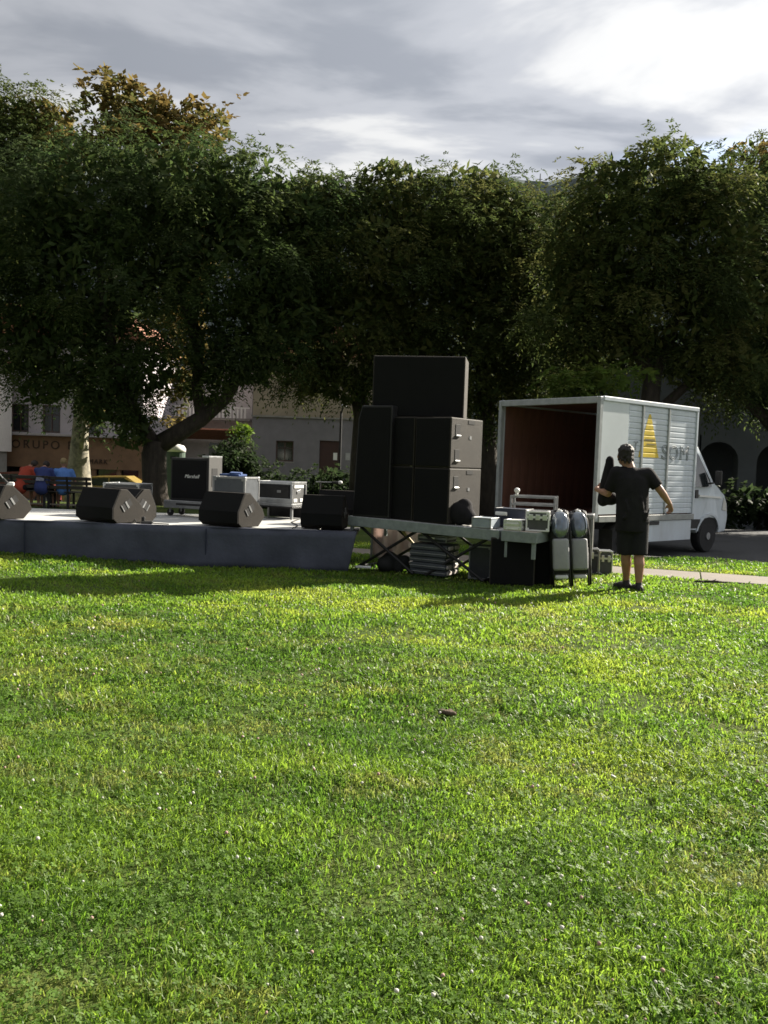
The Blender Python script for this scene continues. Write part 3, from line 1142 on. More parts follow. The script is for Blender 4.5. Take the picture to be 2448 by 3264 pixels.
    tip = D(1078, 1538, 12.9)
    mic('black microphone stand with white ball tip at the right end of the stage', (q.x, q.y, STZ), tip.z - STZ - 0.0, (tip.x - q.x, 0, tip.z - STZ), WHITEP)
    tip = D(24, 1541, 12.6)
    mic('microphone stand with pale boom at the left picture edge', (tip.x - 0.32, 12.6, STZ), tip.z - STZ + 0.36, (0.32, 0, tip.z - STZ), WHITEP)
    bx_ = MB().box((0, 0, 0), (0.085, 0.07, 0.062), bev=0.02, seg=2).build('clip_receiver', WHITEP, None, D(36, 1543, 12.5), 0.2)
    tag(bx_, 'small white box clipped above the leftmost monitor', 'receiver')
    # cables
    def cable(label, pts, r=0.007):
        o = MB().tube(pts, r, 6).build('cable', RUBBER, None, sm=True)
        tag(o, label, 'cable', 'cables on the stage')
    a, b = D(958, 1646, 13.6), on_stage(932, 1688)
    cable('black cable running over the deck right of the middle monitor', [(a.x + 0.05, a.y + 0.3, STZ + .012), (a.x, a.y, STZ + .012), (a.x - 0.05, 12.7, STZ + .012), (b[0] + .02, 12.1, STZ + .012), (b[0], 11.5, STZ + .018)])
    cable('black cable looping behind the second monitor from the left', [(-3.62, 11.8, STZ + .2), (-3.45, 11.72, STZ + .06), (-3.40, 11.62, STZ + .012), (-3.3, 11.58, STZ + .012), (-3.2, 11.66, STZ + .012), (-3.05, 11.62, STZ + .012), (-2.95, 11.6, STZ + .012)])
    o = MB().box((0, 0, 0.02), (0.16, 0.1, 0.04), bev=0.012).box((-0.05, 0, 0.06), (0.05, 0.05, 0.08), bev=0.012).build('foot_pedal', RUBBER, None, (-3.27, 11.68, STZ), 0.2)
    tag(o, 'small black pedal on the deck between two monitors', 'pedal')


build_backline()


# ------------------------------------------------------------------ risers with scissor legs
PL0, PL1 = Vector((-0.50, 11.77)), Vector((1.45, 10.6))
PYAW = math.atan2(PL1.y - PL0.y, PL1.x - PL0.x)
PAX = Vector((math.cos(PYAW), math.sin(PYAW)))
PBX = Vector((-math.sin(PYAW), math.cos(PYAW)))
PZ = 0.715


def riser(name, label, p0, ln, dp, top, xlegs=True, tilt=0.0, topm=None, split=1):
    t = thing(name, label, 'riser', (p0.x, p0.y, 0), PYAW)
    pl = bpy.data.objects.new('platform', None)
    COL.objects.link(pl)
    pl.parent = t
    pl.location = (0, 0, top)
    pl.rotation_euler = (0, tilt, 0)
    H = 0.135
    bx('top_board', topm or DECK, pl, (ln / 2, dp / 2, -0.012), (ln - 0.02, dp - 0.02, 0.02), bev=0.003)
    bx('frame_beam', STEEL, pl, (ln / 2, 0.02, -H / 2 - 0.003), (ln, 0.04, H), bev=0.005)
    bx('frame_beam', STEEL, pl, (ln / 2, dp - 0.02, -H / 2 - 0.003), (ln, 0.04, H), bev=0.005)
    bx('frame_beam', STEEL, pl, (0.02, dp / 2, -H / 2 - 0.004), (0.038, dp - 0.082, H - 0.004), bev=0.005)
    bx('frame_beam', STEEL, pl, (ln - 0.02, dp / 2, -H / 2 - 0.004), (0.038, dp - 0.082, H - 0.004), bev=0.005)
    for x in (0.05, ln - 0.05):
        for y in (0.05, dp - 0.05):
            bx('stub_leg', STEEL, pl, (x, y, -H - 0.10), (0.045, 0.045, 0.21), bev=0.004)
    if xlegs:
        for y in (0.09, dp - 0.09):
            for (a, b) in ((0.14, 0.98), (1.04, 0.10), (1.06, 1.98), (2.08, 1.16)):
                MB().tube([(a / 2.2 * ln, y, top - H), (b / 2.2 * ln, y + (0.025 if a > b else 0), 0.015)], 0.021, 8).build('scissor_leg', BLACK, t)
        for x in (0.98, 0.10, 1.98, 1.16):
            MB().tube([(x / 2.2 * ln, 0.09, 0.03), (x / 2.2 * ln, dp - 0.09, 0.03)], 0.016, 8).build('foot_bar', BLACK, t)
    return t


LN1 = (PL1 - PL0).length
riser('scissor_riser', 'long grey riser on black scissor legs carrying the speaker stack', PL0, LN1, 1.02, 0.742, tilt=rad(1.2))
q = PL1 + PAX * 0.03
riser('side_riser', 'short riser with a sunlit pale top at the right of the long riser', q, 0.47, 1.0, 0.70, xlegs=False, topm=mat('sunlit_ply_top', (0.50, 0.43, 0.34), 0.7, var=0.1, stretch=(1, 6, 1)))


def on_riser(s, b):
    """point on the long riser's top: s along its front edge, b from the front edge backwards"""
    v = PL0 + PAX * s + PBX * b
    return Vector((v.x, v.y, 0.744 - s * math.tan(rad(1.2))))


# ------------------------------------------------------------------ loudspeaker stack
def cabinet(name, label, loc, rz, w, d, h, handles=0, group='loudspeakers stacked on the riser', horn=False):
    """front faces local -y; handles on the right side"""
    t = thing(name, label, 'loudspeaker', loc, rz, group)
    b = MB().box((0, 0, h / 2), (w, d, h), bev=0.014, seg=2)
    b.build('cabinet', CABBROWN, t)
    bx('grille', GRILLE, t, (0, -d / 2 - 0.004, h / 2), (w - 0.035, 0.012, h - 0.035), bev=0.004)
    for k in range(handles):
        z = h * (0.76 - 0.50 * k)
        hp = bx('handle_recess', RUBBER, t, (w / 2 + 0.001, -d * 0.30, z), (0.008, 0.115, 0.145), bev=0.004)
        bx('handle_lip', ALU, hp, (w / 2 + 0.012, -d * 0.30, z - 0.078), (0.026, 0.12, 0.022), bev=0.008)
    if handles:
        bx('rigging_plate', RUBBER, t, (w / 2 + 0.002, d * 0.12, h * 0.93), (0.006, 0.16, 0.05))
        bx('jack_plate', ALUD, t, (w / 2 + 0.003, d * 0.10, h * 0.62), (0.006, 0.05, 0.045))
    for sx in (-1, 1):
        bx('foot', RUBBER, t, (sx * w * 0.4, -d * 0.4, 0.004), (0.05, 0.05, 0.02))
    return t


def build_stack():
    yaw = rad(-37)
    ax = Vector((math.cos(yaw), math.sin(yaw)))
    by = Vector((-math.sin(yaw), math.cos(yaw)))
    fr = Vector((0.835, 11.02))            # front right lower corner
    dep = 0.80

    def col(off_r, w, zs, hs, labels, hand):
        z = zs
        for lb, h, n in zip(labels, hs, hand):
            c = fr - ax * (off_r + w / 2) + by * dep / 2
            cabinet('speaker_cabinet', lb, (c.x, c.y, z), yaw, w, dep, h - 0.004, n)
            z += h
    z0 = 0.744 - 1.55 * math.tan(rad(1.2))
    col(0, 0.56, z0 + 0.005, [0.735, 0.665], ['lower loudspeaker at the right of the stack, lit side with one handle', 'upper loudspeaker at the right of the stack, lit side with two handles'], [1, 2])
    col(0.575, 0.42, z0 + 0.012, [0.735, 0.665], ['black loudspeaker low in the middle of the stack, behind the bag', 'black loudspeaker in the middle of the stack under the big top cabinet'], [0, 0])
    # tall slant-cornered cabinet at the left of the stack
    c = on_riser(0.30, 0.36)
    t = thing('slanted_speaker', 'tall black loudspeaker with slanted upper corner at the left of the stack', 'loudspeaker', (c.x, c.y, 0.738), rad(-26), 'loudspeakers stacked on the riser')
    h = 1.53
    pr = [(-0.265, 0.0), (0.30, 0.0), (0.30, h), (-0.16, h), (-0.215, h - 0.19)]
    mb = MB().prism(pr, -0.33, 0.33)
    bmesh.ops.bevel(mb.bm, geom=mb.bm.edges[:], offset=0.012, segments=2, affect='EDGES', profile=0.5)
    mb.build('cabinet', BLACK, t)
    MB().prism([(-0.24, 0.03), (0.275, 0.03), (0.275, h - 0.03), (-0.15, h - 0.03), (-0.19, h - 0.19)], -0.342, -0.328).build('grille', GRILLE, t)
    # big cabinet on top
    a, b = D(1182, 1290, 11.62), D(1478, 1290, 11.42)
    c = (a + b) / 2
    yw = math.atan2(b.y - a.y, b.x - a.x)
    zt = z0 + 0.735 + 0.665 + 0.012
    cabinet('top_speaker', 'big wide black cabinet on top of the loudspeaker stack', (c.x - math.sin(yw) * 0.40, c.y + math.cos(yw) * 0.40, zt), yw, (b - a).length, 0.62, 2.955 - zt)


build_stack()


# ------------------------------------------------------------------ gear beside and on the risers
def build_gear():
    # black bag in front of the loudspeakers
    p = on_riser(1.62, 0.22)
    b = MB()
    b.ball((0, 0, 0.15), 0.16, (1.25, 0.9, 0.98))
    b.ball((0.05, 0.02, 0.24), 0.12, (0.95, 0.8, 0.95))
    b.ball((-0.12, 0, 0.09), 0.12, (1.1, 0.9, 0.8))
    b.ball((0.12, 0, 0.1), 0.12, (1.0, 0.9, 0.86))
    o = b.build('gear_bag', BLKCLOTH, None, p, PYAW, fuse=0.018, it=6)
    tag(o, 'slumped black bag in front of the loudspeakers on the riser', 'bag')
    # flat silver cases
    p = on_riser(2.02, 0.16)
    flight_case('flat_case', 'flat blue-grey case at the corner of the long riser', (p.x, p.y, p.z), PYAW, 0.27, 0.30, 0.135, mat('silver_blue', (0.30, 0.34, 0.38), 0.5), latches=0, lid=0, handle=False, side_latch=False, tr=0.014, trim=ALUD)
    p2 = PL1 + PAX * 0.155 + PBX * 0.20
    flight_case('flat_case', 'flat white-lidded silver case on the short riser', (p2.x, p2.y, 0.702), PYAW, 0.24, 0.30, 0.13, WHITEP, latches=0, lid=0.45, handle=False, side_latch=False, tr=0.02)
    # dark case behind with bright handle
    p3 = PL1 - PAX * 0.02 + PBX * 0.62
    t = flight_case('dark_case', 'dark blue long case with bright handle behind the flat cases', (p3.x - 0.04, p3.y, 0.71), PYAW, 0.44, 0.30, 0.24, mat('dark_blue_case', (0.025, 0.03, 0.055), 0.5), latches=0, lid=0, handle=False, side_latch=False, tr=0.012, trim=CASED)
    bx('lid_handle', WHITEP, t, (-0.11, -0.165, 0.17), (0.17, 0.03, 0.05), bev=0.014, seg=2)
    # tool case
    p4 = PL1 + PAX * 0.385 + PBX * 0.27
    flight_case('tool_case', 'upright silver tool case with white latches on the short riser', (p4.x + 0.02, p4.y, 0.702), rad(-12), 0.29, 0.26, 0.25, CASEG, latches=3, lid=0.3, trim=WHITEP, tr=0.02)
    # low metal frame rack behind
    p5 = D(1700, 1660, 12.3)
    r = thing('metal_rack', 'grey metal frame rack behind the silver tool case', 'rack', (p5.x, p5.y, 0), PYAW * 0.5)
    for sx in (-1, 1):
        for sy in (-1, 1):
            bx('post', ALUD, r, (sx * 0.31, sy * 0.2, 0.535), (0.03, 0.03, 1.07))
    for z in (1.07, 0.96, 0.86):
        bx('rail', ALUD, r, (0, -0.2, z), (0.65, 0.034, 0.032), bev=0.003)
        bx('rail', ALUD, r, (0, 0.2, z), (0.65, 0.034, 0.032), bev=0.003)
    bx('shelf', CASED, r, (0, 0, 0.80), (0.6, 0.37, 0.02))
    q = D(1648, 1562, 12.1)
    o = MB().ball((0, 0, 0), 0.042, (1, 1, 0.9)).tube([(0, 0, -0.03), (0, 0, -0.075)], 0.02, 8).build('ball_lamp', WHITEP, None, (q.x, 12.1, 1.16), sm=True)
    tag(o, 'small white ball-topped fitting on the metal rack', 'fitting')
    # big black subwoofer on the grass
    c = D(1655, 1868, 10.62)
    cabinet('subwoofer', 'big black subwoofer standing on the grass below the short riser', (1.66, 10.78, zgf(1.66, 10.78)), rad(-8), 0.56, 0.40, 0.60, 0, group=None)
    # second black cabinet beside, right
    cabinet('black_flight_box', 'tall black box on the grass left of the shiny chairs', (2.11, 10.98, zgf(2.11, 10.98)), rad(-14), 0.22, 0.45, 0.80, 0, group=None)
    # grey tall case behind the chairs
    c = D(1858, 1800, 11.75)
    t = flight_case('tall_grey_case', 'tall grey case with pale top edge behind the chairs', (c.x - 0.12, 11.8, zgf(c.x, 11.8)), rad(-16), 0.50, 0.42, 0.86, mat('brown_grey_case', (0.13, 0.12, 0.115), 0.6), latches=0, lid=0, handle=False, side_latch=False, tr=0.03, trim=ALUD)
    # small cases at the right end
    c = P(1888, 1830)
    flight_case('small_dark_case', 'small dark case with pale strip beside the chairs', (c.x, c.y + 0.1, zgf(c.x, c.y)), rad(-8), 0.19, 0.26, 0.36, CASED, latches=1, lid=0.25, handle=False, side_latch=False, tr=0.018, trim=ALUD)
    c = P(1931, 1833)
    flight_case('small_silver_case', 'small silver case with two white latches at the right end of the gear', (c.x, c.y + 0.12, zgf(c.x, c.y)), rad(-4), 0.19, 0.24, 0.34, CASEG, latches=2, lid=0.32, handle=False, side_latch=False, tr=0.016)
    # stack of flat cases under the long riser
    words = ['lowest', 'second from the bottom', 'middle', 'second from the top', 'topmost']
    for k in range(5):
        p = PL0 + PAX * (1.22 + 0.012 * math.sin(k * 2.2)) + PBX * (0.30 + 0.01 * math.cos(k * 3))
        z = zgf(p.x, p.y) + 0.02 + k * 0.083
        t = thing('flat_box', 'flat grey box under the long riser, %s of its stack' % words[k], 'box', (p.x, p.y, z), PYAW + 0.02 * math.sin(k * 5), 'flat boxes stacked under the riser')
        bx('body', CASEB, t, (0, 0, 0.04), (0.54, 0.40, 0.076), bev=0.008)
        bx('rim', ALUD, t, (0, -0.005, 0.04), (0.55, 0.405, 0.012), bev=0.003)
        for sy in (-1, 1):
            bx('end_clip', CLOTHP, t, (0.276, sy * 0.10, 0.04), (0.022, 0.13, 0.05), bev=0.010, seg=2)
    # dark case resting on that stack
    p = PL0 + PAX * 1.22 + PBX * 0.36
    flight_case('under_case', 'dark case lying on the stack of flat boxes under the riser', (p.x, p.y, 0.45), PYAW, 0.44, 0.30, 0.09, CASED, latches=1, lid=0.4, handle=False, side_latch=False, tr=0.012, trim=ALUD)
    # small dark amp under the riser's right end
    p = PL0 + PAX * 1.86 + PBX * 0.45
    flight_case('small_amp', 'small dark case with pale corners under the right end of the long riser', (p.x, p.y, zgf(p.x, p.y) + 0.005), PYAW + 0.2, 0.30, 0.30, 0.44, CASED, latches=0, lid=0, handle=False, side_latch=True, tr=0.02, trim=ALUD)
    # black lump (cable bag) under the riser
    p = PL0 + PAX * 0.62 + PBX * 0.35
    b = MB()
    for k in range(9):
        b.ball((random.uniform(-.18, .18), random.uniform(-.12, .12), 0.07 + 0.09 * random.random()), 0.09 + 0.03 * random.random())
    o = b.build('cable_heap', RUBBER, None, (p.x, p.y, zgf(p.x, p.y)), fuse=0.02, it=4)
    tag(o, 'heap of black cable on the grass under the riser', 'cable')
    # pale cloth hanging from the stage's right end behind the riser
    v, q = [], []
    nu, nv = 46, 16
    for i in range(nu + 1):
        u = i / nu
        for k in range(nv + 1):
            f = k / nv
            x = -0.16 + 0.86 * u + 0.05 * f * math.sin(u * 9)
            y = 12.72 + 0.05 * math.sin(u * 22 + f * 2.5) * (0.3 + f) + 0.03 * math.sin(u * 41 - f * 4) * f + 0.10 * u
            z = 0.66 - (0.56 + 0.10 * math.sin(u * 6)) * f - 0.05 * math.sin(u * 3.1) * (1 - f)
            v.append((x, y, z))
    for i in range(nu):
        for k in range(nv):
            a = i * (nv + 1) + k
            q.append((a, a + 1, a + nv + 2, a + nv + 1))
    cm = mat('pale_hanging_canvas', (0.58, 0.50, 0.47), 0.9, var=0.1, scale=4, bump=0.15, bscale=30)
    nt = cm.node_tree
    tr = nt.nodes.new('ShaderNodeBsdfTranslucent')
    tr.inputs['Color'].default_value = (0.62, 0.52, 0.48, 1)
    ms = nt.nodes.new('ShaderNodeMixShader')
    ms.inputs[0].default_value = 0.5
    nt.links.new(nt.nodes['Principled BSDF'].outputs[0], ms.inputs[1])
    nt.links.new(tr.outputs[0], ms.inputs[2])
    nt.links.new(ms.outputs[0], nt.nodes['Material Output'].inputs[0])
    me = raw_mesh('draped_cloth', np.array(v), np.array(q), cm)
    for pp in me.polygons:
        pp.use_smooth = True
    t = thing('cloth_rail', 'pale creased cloth hung on a low rail behind the long riser', 'cloth', (0, 0, 0))
    o = link('draped_cloth', me, t)
    md = o.modifiers.new('thick', 'SOLIDIFY')
    md.thickness = 0.006
    bx('rail', ALU, t, (0.27, 12.77, 0.665), (0.95, 0.04, 0.03), (0, 0, 0.115))
    for x in (-0.17, 0.71):
        bx('post', ALUD, t, (x, 12.77 + 0.115 * (x - 0.27), 0.325), (0.035, 0.035, 0.65))
    o = MB().tube([(0.17, 12.25, 0.64), (0.47, 12.15, 0.30), (0.60, 12.1, 0.12)], 0.02, 8).build('leaning_pole', mat('pale_wood', (0.62, 0.5, 0.25), 0.5), None)
    tag(o, 'pale pole leaning under the long riser', 'pole')
    o = MB().box((0, 0, 0.02), (0.22, 0.05, 0.035), bev=0.01).build('white_tube', WHITEP, None, (-0.26, 11.5, zgf(-.26, 11.5) + 0.05), -0.1)
    tag(o, 'short white bar lying on the grass at the left foot of the riser', 'bar')

    # folded chairs: two upright shells with grey pad, shiny hood and thin legs
    PAD = mat('grey_seat_pad', (0.36, 0.36, 0.37), 0.55, var=0.08, bump=0.1, bscale=50)
    HOOD = mat('glossy_dark_shell', (0.20, 0.23, 0.27), 0.18, metal=0.6, var=0.1, coat=1.0)

    def chair(label, loc, rz):
        t = thing('folded_chair', label, 'chair', loc, rz, 'folded chairs on the grass')
        t.rotation_euler = (0, rad(-4.5), rz)
        # side frames: bent tubes
        for sx in (-1, 1):
            MB().tube([(sx * 0.125, 0.10, 0.0), (sx * 0.125, 0.05, 0.30), (sx * 0.122, 0.0, 0.66), (sx * 0.10, 0.03, 0.86), (sx * 0.06, 0.09, 0.965), (0, 0.12, 0.985)], 0.016, 8).build('frame_tube', BLACK, t, sm=True)
            MB().tube([(sx * 0.10, -0.06, 0.0), (sx * 0.10, -0.03, 0.24), (sx * 0.105, 0.01, 0.55)], 0.011, 8).build('leg', BLACK, t, sm=True)
        # back shell
        b = MB()
        pr = [(-0.07, 0.18), (-0.085, 0.5), (-0.07, 0.78), (-0.02, 0.94), (0.10, 0.975), (0.14, 0.8), (0.15, 0.4), (0.13, 0.16)]
        A = [b.bm.verts.new((-0.115, y + 0.03, z)) for y, z in pr]
        B_ = [b.bm.verts.new((0.105, y + 0.03, z)) for y, z in pr]
        n = len(pr)
        b.bm.faces.new(A)
        b.bm.faces.new(B_[::-1])
        for k in range(n):
            b.bm.faces.new((A[(k + 1) % n], A[k], B_[k], B_[(k + 1) % n]))
        bmesh.ops.recalc_face_normals(b.bm, faces=b.bm.faces[:])
        bmesh.ops.bevel(b.bm, geom=b.bm.edges[:], offset=0.022, segments=2, affect='EDGES', profile=0.5)
        b.build('back_shell', BLACK, t, sm=False)
        # shiny rounded hood
        b = MB()
        b.ball((0.0, -0.03, 0.80), 0.12, (0.92, 0.55, 1.45), (rad(-14), 0, 0), n=32)
        b.build('hood', HOOD, t, sm=True)
        b = MB()
        b.ball((0.0, 0.02, 0.962), 0.033, (1.1, 0.9, 0.8), n=12)
        b.build('top_cap', WHITEP, t, sm=True)
        # grey pad
        b = MB().box((0.0, -0.085, 0.43), (0.205, 0.075, 0.40), (rad(-4), 0, 0), bev=0.034, seg=4)
        b.build('seat_pad', PAD, t, sm=True)
        b = MB().box((0.0, -0.07, 0.145), (0.16, 0.05, 0.05), bev=0.018, seg=3)
        b.build('foot_plate', WHITEP, t, sm=True)
        return t
    chair('folded chair with shiny hood and grey pad, nearer of the pair', (2.275, 10.60, zgf(2.2, 10.6) - 0.008), rad(-13))
    chair('folded chair with shiny hood and grey pad, right one of the pair', (2.54, 10.74, zgf(2.5, 10.7) - 0.008), rad(-13))


build_gear()


# ------------------------------------------------------------------ people
def hand(b, w, dirv, side, palm_n, curl=0.5, s=1.0):
    """palm and five unequal bent fingers; w = wrist, dirv = hand axis, side = thumb side, palm_n = palm normal"""
    d, sd, pn = Vector(dirv).normalized(), Vector(side).normalized(), Vector(palm_n).normalized()
    w = Vector(w)
    k = w + d * 0.085 * s
    for f in (-0.033, -0.011, 0.011, 0.033):
        b.caps(w + sd * f * 0.7 * s, k + sd * f * s, 0.017 * s, 0.014 * s, 8)
    for f, ln in ((-0.036, 0.058), (-0.012, 0.072), (0.012, 0.078), (0.036, 0.068)):
        p = k + sd * f * s
        a = curl * 0.9
        for j, fr in enumerate((0.45, 0.32, 0.23)):
            dd = d * math.cos(a) + pn * math.sin(a)
            q = p + dd * ln * fr * s
            b.caps(p, q, (0.0100 - j * 0.001) * s, (0.0092 - j * 0.001) * s, 8)
            p = q
            a += curl
    p = w + d * 0.025 * s + sd * 0.030 * s
    q = p + (d * 0.6 + sd * 0.8 + pn * 0.25).normalized() * 0.045 * s
    b.caps(p, q, 0.0135 * s, 0.011 * s, 8)
    b.caps(q, q + (d * 0.85 + sd * 0.25 + pn * 0.4).normalized() * 0.035 * s, 0.011 * s, 0.009 * s, 8)


def build_worker():
    f = P(2018, 1884)
    t = thing('person', 'man in black T-shirt and shorts walking away with a black bundle on his left arm', 'person', (f.x, f.y, zgf(f.x, f.y)), 0)
    V = Vector
    hipL, hipR = V((-0.125, 0.02, 0.90)), V((0.030, 0.0, 0.90))
    kneeL, kneeR = V((-0.100, 0.06, 0.48)), V((0.040, -0.02, 0.48))
    ankL, ankR = V((-0.045, 0.16, 0.105)), V((0.050, -0.05, 0.085))
    pel = V((-0.05, 0.01, 0.96))
    chest = V((-0.075, 0.03, 1.30))
    neck = V((-0.135, 0.05, 1.545))
    head = V((-0.165, 0.06, 1.675))
    shL, shR = V((-0.265, 0.05, 1.46)), V((0.115, 0.02, 1.455))
    elL, elR = V((-0.34, 0.12, 1.20)), V((0.265, -0.02, 1.265))
    wrL, wrR = V((-0.435, 0.33, 1.245)), V((0.405, 0.03, 1.10))
    b = MB()
    # torso (mostly clothed)
    b.loft([((-0.05, 0.02, 0.86), 0.12, 0.09), ((-0.05, 0.02, 0.95), 0.165, 0.12), ((-0.06, 0.02, 1.10), 0.16, 0.12), ((-0.075, 0.02, 1.30), 0.175, 0.12), ((-0.085, 0.025, 1.42), 0.16, 0.10), ((-0.095, 0.03, 1.47), 0.10, 0.07)])
    b.caps(V((-0.095, 0.03, 1.44)), neck + V((0, 0, 0.04)), 0.088, 0.070)
    # head: skull, jaw, nose, ears
    b.ball(head + V((0, 0.0, 0.025)), 1.0, (0.086, 0.104, 0.112), n=18)
    b.ball(head + V((-0.012, 0.035, -0.06)), 1.0, (0.058, 0.066, 0.062))
    b.caps(head + V((-0.035, 0.095, 0.005)), head + V((-0.042, 0.115, -0.02)), 0.011, 0.014, 8)
    for s in (-1, 1):
        b.ball(head + V((s * 0.088, -0.004, -0.012)), 1.0, (0.012, 0.020, 0.032), n=10)
        b.ball(head + V((-0.03 + s * 0.032, 0.088, 0.02)), 0.013, n=8)
    b.caps(head + V((-0.05, 0.095, -0.052)), head + V((0.0, 0.098, -0.052)), 0.008, 0.008, 8)
    # arms
    for sh, el, wr, r in ((shL, elL, wrL, 1), (shR, elR, wrR, 1)):
        b.caps(sh, el, 0.060, 0.047)
        mid = el.lerp(wr, 0.35)
        b.caps(el, mid, 0.047, 0.047)
        b.caps(mid, wr, 0.047, 0.030)
    # legs with calves
    for hp, kn, an in ((hipL, kneeL, ankL), (hipR, kneeR, ankR)):
        b.caps(hp, kn, 0.088, 0.060)
        cf = kn.lerp(an, 0.33) + V((0, -0.018, 0))
        b.caps(kn, cf, 0.060, 0.066)
        b.caps(cf, an, 0.066, 0.038)
        b.caps(an, an + V((0, 0.10, -0.055)), 0.036, 0.03)
    hand(b, wrR, (wrR - elR).normalized() + V((-0.15, 0.25, -0.35)), (-0.3, 0.9, 0.1), (-0.9, 0.1, -0.3), 0.55)
    hand(b, wrL, V((0.75, 0.45, 0.12)), (0.0, 0.15, 1.0), (0.3, -0.9, 0.1), 0.45)
    b.build('body', SKIN, t, fuse=0.0085, it=3)
    # hair: cap of short tufts on the skull
    h = MB()
    h.ball(head + V((0.004, -0.012, 0.045)), 1.0, (0.093, 0.110, 0.104), n=18)
    h.ball(head + V((0.006, -0.046, 0.015)), 1.0, (0.088, 0.070, 0.078), n=14)
    for k in range(70):
        a = RNG.uniform(0, 2 * math.pi)
        z = RNG.uniform(0.1, 1.0)
        rr = math.sqrt(1 - z * z)
        h.ball(head + V((0.005 + 0.093 * rr * math.cos(a), -0.012 + 0.108 * rr * math.sin(a), 0.045 + 0.098 * z)), 0.012, (1, 1, 1.1), n=6)
    for k in range(90):      # ragged lower edge at nape and sides
        a = RNG.uniform(math.pi * 0.95, math.pi * 2.05)
        z = RNG.uniform(-0.055 - 0.045 * abs(math.sin(a)) ** 3, 0.05)
        h.ball(head + V((0.005 + 0.090 * math.cos(a), -0.012 + 0.100 * math.sin(a), z)), RNG.uniform(0.008, 0.015), (1, 1, 1.5), n=6)
    h.build('hair', mat('dark_brown_hair', (0.016, 0.011, 0.008), 0.6, var=0.35, bump=0.6, bscale=120), t, fuse=0.009, it=1)
    # shirt
    s_ = MB()
    s_.loft([((-0.050, 0.012, 0.735), 0.208, 0.160), ((-0.050, 0.012, 0.80), 0.206, 0.160), ((-0.052, 0.014, 0.92), 0.203, 0.158), ((-0.058, 0.016, 1.06), 0.200, 0.154), ((-0.066, 0.018, 1.20), 0.202, 0.148), ((-0.075, 0.02, 1.32), 0.210, 0.140), ((-0.083, 0.02, 1.40), 0.205, 0.126), ((-0.095, 0.025, 1.46), 0.155, 0.10), ((-0.11, 0.03, 1.50), 0.10, 0.08)], 24)
    s_.caps(V((-0.09, 0.03, 1.44)), V((-0.125, 0.04, 1.525)), 0.11, 0.074)
    for sh, el, fr in ((shL, elL, 0.86), (shR, elR, 0.80)):
        s_.caps(V((-0.08, 0.03, 1.42)), sh, 0.105, 0.088)
        e2 = sh.lerp(el, fr)
        s_.tube([sh, sh.lerp(el, 0.5), e2], [0.088, 0.082, 0.077], 14)
        s_.ball(sh, 0.088, n=14)
    for k in range(7):       # soft creases across the back
        a = -0.2 + 0.045 * k
        z = RNG.uniform(0.82, 1.05)
        s_.caps((a, -0.128, z), (a + RNG.uniform(-0.05, 0.09), -0.128, z + RNG.uniform(0.06, 0.2)), 0.018, 0.012, 6)
    s_.build('t_shirt', BLKCLOTH, t, fuse=0.012, it=9)
    # shorts
    c = MB()
    c.ball((-0.05, 0.01, 0.92), 1.0, (0.185, 0.145, 0.13), n=18)
    for hp, kn in ((hipL, kneeL), (hipR, kneeR)):
        e2 = hp.lerp(kn, 1.06)
        c.tube([hp + V((0, 0, 0.02)), hp.lerp(kn, 0.5), e2], [0.122, 0.114, 0.106], 16)
    c.build('shorts', mat('black_shorts', (0.020, 0.020, 0.023), 0.9, var=0.2, bump=0.25, bscale=60, spec=0.2), t, fuse=0.012, it=3)
    # shoes
    for an, turn in ((ankL, -0.55), (ankR, -0.15)):
        sh = MB()
        d = V((math.sin(turn), math.cos(turn), 0))
        base = V((an.x, an.y, 0.045))
        sh.ball(base - d * 0.03, 1.0, (0.046, 0.055, 0.045), (0, 0, -turn))
        sh.ball(base + d * 0.07, 1.0, (0.047, 0.085, 0.042), (0, 0, -turn))
        sh.ball(base + d * 0.145 - V((0, 0, 0.012)), 1.0, (0.046, 0.062, 0.032), (0, 0, -turn))
        sh.caps(base - d * 0.02, V((an.x, an.y, an.z + 0.02)), 0.045, 0.044)
        sh.box(base + d * 0.06 - V((0, 0, 0.032)), (0.088, 0.27, 0.024), (0, 0, -turn), bev=0.01)
        sh.build('shoe', mat('dark_shoe', (0.020, 0.019, 0.021), 0.7, var=0.3), t, fuse=0.009, it=2)
    # bundle carried on the left arm: black padded bag standing up against the shoulder
    u = MB()
    u.caps((-0.355, 0.28, 1.10), (-0.33, 0.22, 1.34), 0.075, 0.085)
    u.caps((-0.335, 0.22, 1.34), (-0.315, 0.20, 1.57), 0.080, 0.058)
    u.ball((-0.315, 0.20, 1.60), 1.0, (0.055, 0.05, 0.072))
    u.ball((-0.27, 0.24, 1.13), 1.0, (0.10, 0.09, 0.085))
    o = u.build('carried_bag', BLKCLOTH, None, (f.x, f.y, zgf(f.x, f.y)), fuse=0.014, it=4)
    tag(o, 'black padded bag held upright on the left arm of the man by the truck', 'bag')


build_worker()


